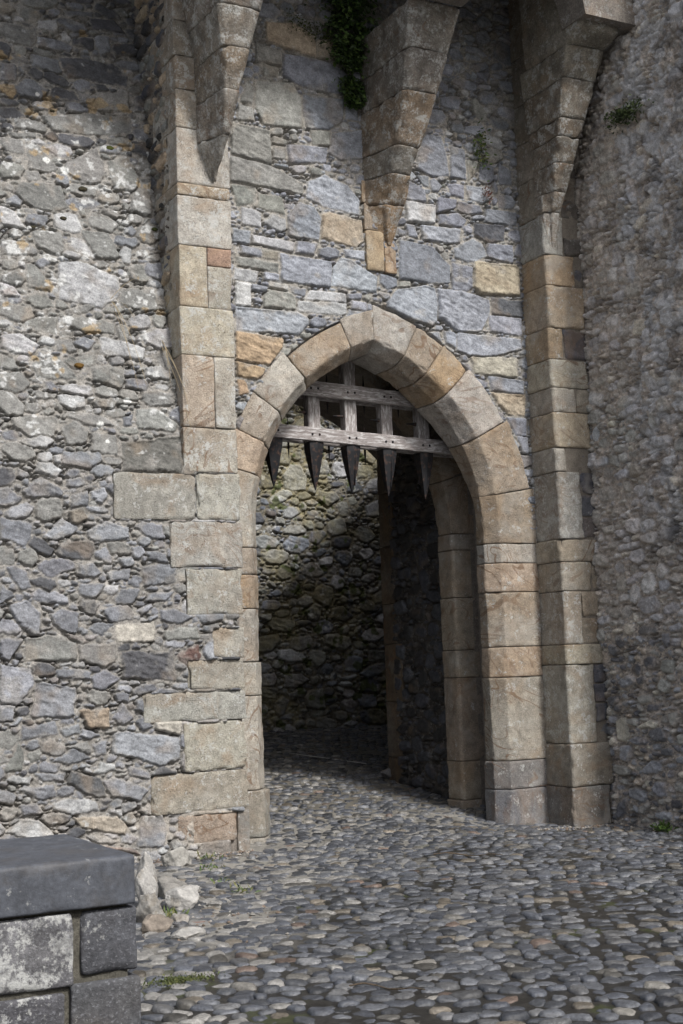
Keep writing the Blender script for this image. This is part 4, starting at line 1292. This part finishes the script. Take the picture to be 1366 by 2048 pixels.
# ------------------------------------------------------------------ loose white rocks
def rock(name, c, r, seed, label, col=(.46, .45, .43), group='white limestone lumps behind the low wall', cat='rock', sq=(1, .9, .75)):
    rg = np.random.RandomState(seed)
    bm = bmesh.new(); bmesh.ops.create_icosphere(bm, subdivisions=5, radius=1)
    V = np.array([v.co[:] for v in bm.verts]); F = np.array([[v.index for v in f.verts] for f in bm.faces]); bm.free()
    D = rg.normal(size=(26, 3)); D /= np.linalg.norm(D, axis=1)[:, None]
    hgt = rg.uniform(.55, .95, 26)
    m = (V @ D.T); s = np.min(np.where(m > .05, hgt / np.maximum(m, .05), 9), 1); s = np.minimum(s, 1.15)
    V = V * s[:, None]
    V = V * (1 + .09 * noise3(V[:, 0] * 3 + seed, V[:, 1] * 3, V[:, 2] * 3, 4) + .05 * np.abs(noise3(V[:, 0] * 7 + seed, V[:, 1] * 7, V[:, 2] * 11, 6)) + .03 * noise3(V[:, 0] * 20 + seed, V[:, 1] * 20, V[:, 2] * 20, 7))[:, None]
    P = V * r * np.array(sq) + np.array(c)
    nz = noise3(V[:, 0] * 2 + seed, V[:, 1] * 2, V[:, 2] * 2, 8) * .6 + .4 * noise3(V[:, 0] * 7 + seed, V[:, 1] * 7, V[:, 2] * 7, 18)
    C = np.array(col) * .8 * (1 + .3 * nz)[:, None]
    dk = smooth(nz, .1, .5)[:, None] * .6; C = C * (1 - dk) + np.array((.17, .15, .12)) * dk
    me = mesh_np(name, P, None, F, dict(Col=C, Rnd=np.full(len(P), rg.rand()), Lich=np.zeros(len(P))))
    o = link(name, me, M_ROCK, None, (c[0], c[1], c[2] - r * .5)); tag(o, label, cat, group); return o
RK = [((3.68, 10.12, .10), .15, 3, 'tall pale rock furthest back in the rubble heap beside the slate coping', (.44, .43, .41), (.7, .8, 1.15)),
 ((3.72, 9.75, .05), .15, 4, 'broad darker rock in the middle of the heap behind the slate coping', (.30, .29, .27), (1.1, .9, .8)),
 ((3.60, 9.22, .08), .14, 5, 'clean white rock furthest right in the heap behind the low wall', (.50, .49, .47), (1.15, .9, .9)),
 ((3.40, 9.38, .12), .14, 6, 'upright white-faced rock touching the edge of the low wall', (.46, .45, .43), (.7, .8, 1.25)),
 ((3.22, 8.85, .09), .14, 16, 'grey rock leaning on the low wall below the upright white-faced rock', (.32, .31, .29), (.8, .8, 1.1)),
 ((3.16, 8.55, .03), .12, 7, 'brown-stained rock low in the heap beside the low wall', (.30, .26, .22), (1, .9, .8)),
 ((3.22, 8.22, .02), .11, 8, 'flat white rock nearest the camera in the heap', (.46, .45, .43), (1.3, .8, .6)),
 ((3.40, 8.78, .02), .075, 17, 'fist-sized dirty white stone between the weeds of the heap', (.38, .36, .33), (1, 1, .8)),
 ((3.46, 8.60, .01), .055, 18, 'pinkish flat stone beside the rubble heap', (.28, .18, .155), (1.4, .8, .5)),
 ((4.34, 11.28, .06), .13, 9, 'white rock against the foot of the curtain wall', (.46, .45, .42), (1.1, .7, .9)),
 ((4.62, 11.62, .03), .08, 19, 'small white stone at the foot of the wall, right of the larger white rock', (.42, .41, .39), (1.3, .7, .7)),
 ((3.98, 10.62, .02), .11, 12, 'half-buried grey lump between the wall foot and the rock heap', (.27, .265, .25), (1.2, .8, .5))]
for c, r, sd, lab, col, sq in RK: rock('limestone_rock', c, r, sd, lab, col=col, sq=sq)
rock('wedge_stone', (8.62, 15.06, .32), .13, 10, 'small rounded guard stone at the far end of the dark passage wall', col=(.2, .2, .21), group=None, cat='stone')

# thin pale strip on the yard floor
acc = Acc()
p0, p1 = np.array((8.38, 17.37, .485)), np.array((8.89, 16.155, .365)); d = (p1 - p0) / np.linalg.norm(p1 - p0); sd = np.array((-d[1], d[0], 0)) * .014
sweep(acc, [[p - sd + (0, 0, .012), p + sd + (0, 0, .012), p + sd, p - sd] for p in (p0, p1)], (.5, .5, .5), seg=.05, amp=0, chip=0, inset=.001, warp=0, lich=0)
tag(acc.build('metal_strip', M_SLATE, None, tuple(p0)), 'thin pale metal strip lying on the shaded cobbles beyond the gate', 'strip')

# ------------------------------------------------------------------ plants
def leaves(name, pts, dirs, size, cols, label, cat, seed, group=None, width=.5, base=None, stems=()):
    rg = np.random.RandomState(seed); V, Q, C = [], [], []
    for p, d in zip(pts, dirs):
        d = np.array(d) + rg.normal(0, .35, 3); d /= np.linalg.norm(d)
        s = np.cross(d, rg.normal(size=3)); s /= np.linalg.norm(s); n = np.cross(d, s)
        L = size * rg.uniform(.6, 1.4); w = L * width * .5; n0 = len(V); p = np.array(p)
        V += [p, p + d * L * .5 + s * w + n * L * .08, p + d * L - n * L * .1, p + d * L * .5 - s * w + n * L * .08]
        Q.append((n0, n0 + 1, n0 + 2, n0 + 3)); c = np.array(cols[rg.randint(len(cols))]) * rg.uniform(.7, 1.3); C += [c] * 4
    for st in stems:                                   # tapering stems as thin square tubes
        st = np.array(st); r = .004
        for i in range(len(st) - 1):
            n0 = len(V)
            for q in (st[i], st[i + 1]):
                V += [q + (r, 0, 0), q + (0, -r, 0), q + (-r, 0, 0), q + (0, r, 0)]
            for k in range(4): Q.append((n0 + k, n0 + (k + 1) % 4, n0 + 4 + (k + 1) % 4, n0 + 4 + k))
            C += [np.array((.12, .09, .05))] * 8
    me = mesh_np(name, V, Q, None, dict(Col=np.array(C)), False)
    o = link(name, me, M_LEAF, None, base if base is not None else tuple(pts[0])); tag(o, label, cat, group); return o
GR = [(.05, .10, .02), (.035, .07, .018), (.08, .13, .03), (.03, .05, .02)]
rg = np.random.RandomState(3)
# ivy cushion hanging in the corner beside the middle corbel
pts, dirs = [], []
for i in range(6000):
    t = rg.rand() ** .7
    z = 8.95 - t * 1.5
    hw = .36 * (1 - t) ** .7 + .07
    x = 6.90 - .08 * (1 - t) + rg.normal(0, hw * .45); x = min(x, 7.10)
    dpt = .26 * (1 - t) + .08
    y = YF - .03 - abs(rg.normal(0, dpt * .5))
    if noise3(np.array([x * 5]), y * 5, z * 5, 14)[0] < -.42: continue
    pts.append((x, y, z)); dirs.append((rg.normal(0, .5), -.7, -.6))
leaves('ivy', pts, dirs, .06, GR, 'dark green ivy hanging in the corner left of the middle corbel', 'ivy', 1, base=(6.9, YF, 7.5))
pts, dirs = [], []
for i in range(500):
    x = rg.uniform(6.15, 6.95); z = 8.28 - (x - 6.15) * .25 + rg.normal(0, .05)
    pts.append((x, YF - .02 - abs(rg.normal(0, .03)), z)); dirs.append((0, -.6, -.5))
leaves('moss_ledge', pts, dirs, .03, [(.05, .07, .015), (.07, .09, .02)], 'thin line of moss along the joint under the parapet, left of the ivy', 'moss', 2)
def tuft(name, c, n, spread, size, cols, label, cat, seed, nrm=(0, -1, 0), droop=-.5, width=.5):
    rg = np.random.RandomState(seed); pts, dirs = [], []
    for i in range(n):
        o = rg.normal(0, 1, 3) * np.array(spread); pts.append((c[0] + o[0] + nrm[0] * abs(o[1]) * 0, c[1] + o[1], c[2] + o[2])); dirs.append((nrm[0] + rg.normal(0, .6), nrm[1] + rg.normal(0, .6), droop + rg.normal(0, .4)))
    return leaves(name, pts, dirs, size, cols, label, cat, seed, width=width, base=c)
tuft('fern', (8.47, YF - .05, 7.22), 150, (.05, .03, .13), .045, [(.10, .15, .03), (.07, .12, .03), (.14, .16, .05)], 'small bright green fern growing from the wall right of the middle corbel', 'fern', 5)
tuft('dry_plant', (8.52, YF - .05, 6.68), 60, (.04, .02, .05), .06, [(.17, .07, .05), (.13, .08, .06)], 'little reddish-brown dry plant on the blue-grey wall below the fern', 'plant', 6, droop=.6, width=.2)
tuft('fern', (9.38, 10.93, 7.25), 420, (.03, .14, .05), .045, [(.07, .10, .03), (.04, .06, .02)], 'olive fern clinging to the tower wall at upper right', 'fern', 7, nrm=(-1, 0, 0))
tuft('weed', (9.36, 10.98, -.08), 90, (.04, .05, .02), .05, [(.09, .16, .03), (.07, .12, .03)], 'low green weed at the foot of the tower', 'weed', 8, nrm=(-.5, -.3, 0), droop=.6)
for i, (x, y, n, lab) in enumerate(((4.18, 9.56, 35, 'green weed growing between cobbles right of the rock heap'), (4.48, 10.80, 30, 'yellowish weed at the wall foot beside the white rock'), (4.70, 11.45, 25, 'small weed in the corner of the left pier foot'),
                            (3.42, 8.95, 60, 'grass tuft sprouting among the white rocks'), (4.30, 10.1, 18, 'sparse weed in the pale cobbles below the left pier'))):
    tuft('weed', (x, y, .02), n, (.05, .07, .012), .05, [(.11, .15, .04), (.16, .16, .06), (.07, .12, .03)], lab, 'weed', 20 + i, nrm=(0, 0, .5), droop=.7, width=.25)
tuft('moss_patch', (2.74, 7.10, .012), 700, (.09, .05, .004), .016, [(.06, .08, .02), (.09, .10, .03)], 'dark green moss patch between cobbles near the low wall', 'moss', 31, nrm=(0, 0, .6), droop=.6)
# dark moss cushions in the joints of the curtain wall
def cushion(x, z, r, label, col=(.045, .04, .025)):
    y = YP + max(0, z - 3.47) * LK - .035
    bm = bmesh.new(); bmesh.ops.create_icosphere(bm, subdivisions=3, radius=1)
    V = np.array([v.co[:] for v in bm.verts]); F = np.array([[v.index for v in f.verts] for f in bm.faces]); bm.free()
    V = V * (1 + .25 * noise3(V[:, 0] * 2 + x * 9, V[:, 1] * 2, V[:, 2] * 2, 21) + .08 * noise3(V[:, 0] * 9 + x * 9, V[:, 1] * 9, V[:, 2] * 9, 22))[:, None]
    P = V * np.array((1.15, .45, .62)) * r * .72 + np.array((x, y + .012, z))
    C = np.array(col) * (1 + .4 * noise3(V[:, 0] * 7, V[:, 1] * 7, V[:, 2] * 7, 23))[:, None]
    me = mesh_np('moss_cushion', P, None, F, dict(Col=C, Rnd=np.zeros(len(P)), Lich=np.zeros(len(P))))
    tag(link('moss_cushion', me, M_ROCK, None, (x, y, z)), label, 'moss', 'moss cushions on the curtain wall')
cushion(3.81, 5.90, .04, 'dark moss cushion in the curtain wall above two white-spotted stones')
cushion(4.03, 6.24, .05, 'round dark moss cushion in the middle of the curtain wall, below the white oval stone')
cushion(3.52, 5.77, .035, 'dark moss cushion nearest the left edge of the curtain wall')
cushion(3.80, 7.05, .03, 'small black moss cushion high on the curtain wall')
cushion(4.35, 6.73, .05, 'flat green moss cushion on a ledge of the curtain wall', (.07, .08, .02))
cushion(3.83, 4.42, .055, 'rust-brown moss filling a hollow of the curtain wall', (.13, .075, .02))
cushion(4.72, 5.90, .04, 'green moss cushion in the angle of the curtain wall and the pier', (.05, .06, .02))
# dry grass stalks
def stalks(name, root, tips, label, seed):
    V, Q, C = [], [], []
    rg = np.random.RandomState(seed)
    for tip in tips:
        r0_, t_ = np.array(root) + rg.normal(0, .01, 3), np.array(tip)
        mid = (r0_ + t_) / 2 + np.array((0, -.06, .12)); prev = None
        for i in range(13):
            t = i / 12; p = r0_ * (1 - t) ** 2 + 2 * mid * t * (1 - t) + t_ * t * t; w = .0034 * (1 - .6 * t)
            n0 = len(V); V += [p + (w, 0, 0), p + (0, -w, 0), p + (-w, 0, 0), p + (0, w, 0)]; C += [np.array((.36, .29, .18))] * 4
            if prev is not None:
                for k in range(4): Q.append((prev + k, prev + (k + 1) % 4, n0 + (k + 1) % 4, n0 + k))
            prev = n0
    me = mesh_np(name, V, Q, None, dict(Col=np.array(C)))
    tag(link(name, me, M_LEAF, None, root), label, 'grass')
def wy(z): return YP + max(0, z - 3.47) * LK
stalks('dry_grass', (4.64, wy(4.7) - .03, 4.72), [(4.80, 11.80, 3.95), (4.78, 11.82, 4.1), (4.68, 12.0, 4.3), (4.82, 11.8, 3.75), (4.66, 12.0, 4.45)], 'straw-coloured grass stalks drooping down beside the left pier', 1)
stalks('dry_grass', (4.20, wy(5.1) - .03, 5.08), [(4.36, wy(4.2) - .06, 4.22), (4.44, wy(4.2) - .06, 4.26), (4.40, wy(4.8) - .04, 4.9), (4.54, wy(5.2) - .05, 5.35), (4.30, wy(4.4) - .07, 4.5)], 'thin straw grass stalks trailing across the middle of the curtain wall', 2)
# twigs on the cobbles
def twig(p, q, r, label):
    p, q = np.array(p), np.array(q); acc = Acc(); d = q - p; d /= np.linalg.norm(d); s = np.array((-d[1], d[0], 0)); secs = []
    for t in np.linspace(0, 1, 7):
        c = p * (1 - t) + q * t + s * .03 * math.sin(t * 5) + np.array((0, 0, .012 * math.sin(t * 9))); w = r * (1 - .5 * t)
        secs.append([c + s * w, c + (0, 0, w), c - s * w, c - (0, 0, w)])
    sweep(acc, secs, (.10, .075, .05), seg=.02, amp=.001, chip=0, inset=.001, warp=0, lich=0)
    tag(acc.build('twig', M_WORN, None, tuple(p)), label, 'twig')
twig((6.25, 10.25, .03), (6.62, 9.75, .04), .007, 'long dark twig lying on the cobbles right of centre')
twig((3.35, 6.35, .035), (3.62, 6.05, .035), .006, 'short dark twig on the cobbles at the bottom of the picture')
for x, y, lab in ((1.30, 5.5, 'curled orange leaf on the slate coping, further from its edge'), (1.26, 5.36, 'orange leaf fragment at the left end of the slate coping')):
    acc = Acc(); sweep(acc, [[(x + t * .03, y + .01 * t * t - .004, .94), (x + t * .03, y + .01 * t * t + .004, .94), (x + t * .03, y + .01 * t * t, .946)] for t in (-1, 0, 1)], (.55, .27, .05), seg=.01, amp=0, chip=0, inset=.0005, warp=0, lich=0)
    tag(acc.build('fallen_leaf', M_LEAF, None, (x, y, .94)), lab, 'leaf', 'orange leaves on the coping')

# wall added out of view behind the camera to hold back bright low sky
opp = empty('low_sky_screen', (0, -16, 0), 'plain grey wall added out of view behind the camera to cut low sky light', 'wall')
boxes('wall_mass', [(-40, 45, -17.5, -16, -.5, 8.5)], M_RUB, opp, col=(.17, .165, .15))

# grit and fallen stone chips collected along the foot of the walls
rg = np.random.RandomState(44); V, Q, C = [], [], []
spots = []
for i in range(900): spots.append((rg.uniform(3.0, 5.3), YP - .03 - abs(rg.normal(0, .16))))
for i in range(350): spots.append((rg.uniform(8.35, 9.4), YF - .55 - abs(rg.normal(0, .08)) if rg.rand() < .6 else YP - .05 - abs(rg.normal(0, .08))))
for i in range(350): spots.append((9.42 - abs(rg.normal(0, .09)), rg.uniform(9.6, 11.8)))
for i in range(420): spots.append((3.45 + rg.normal(0, .28), 9.1 + rg.normal(0, .55)))
for x, y in spots:
    if 5.3 < x < 5.6 and y > 12: continue
    r = rg.uniform(.005, .02) * (1.7 if rg.rand() < .06 else 1); z = float(ground_z(x, y)) + r * .35 + .006
    n0 = len(V); th = rg.rand() * 6.28; P = []
    for dx, dy, dz in ((1, 0, 0), (.3, .8, .1), (-.8, .4, 0), (-.7, -.6, .1), (.4, -.8, 0), (0, 0, .7), (0, 0, -.7)):
        q = np.array((dx, dy, dz)) * rg.uniform(.7, 1.25, 3) * r; P.append((x + q[0] * math.cos(th) - q[1] * math.sin(th), y + q[0] * math.sin(th) + q[1] * math.cos(th), z + q[2]))
    V += P
    for k in range(5): Q += [(n0 + k, n0 + (k + 1) % 5, n0 + 5), (n0 + (k + 1) % 5, n0 + k, n0 + 6)]
    c = np.array(((.24, .23, .21), (.15, .15, .16), (.33, .31, .28), (.17, .13, .10))[rg.randint(4)]) * rg.uniform(.7, 1.2); C += [c] * 7
me = mesh_np('stone_grit', V, None, Q, dict(Col=np.array(C)), False)
tag(link('stone_grit', me, M_COB), 'loose grit and small stone chips gathered along the foot of the walls', 'grit', kind='stuff')
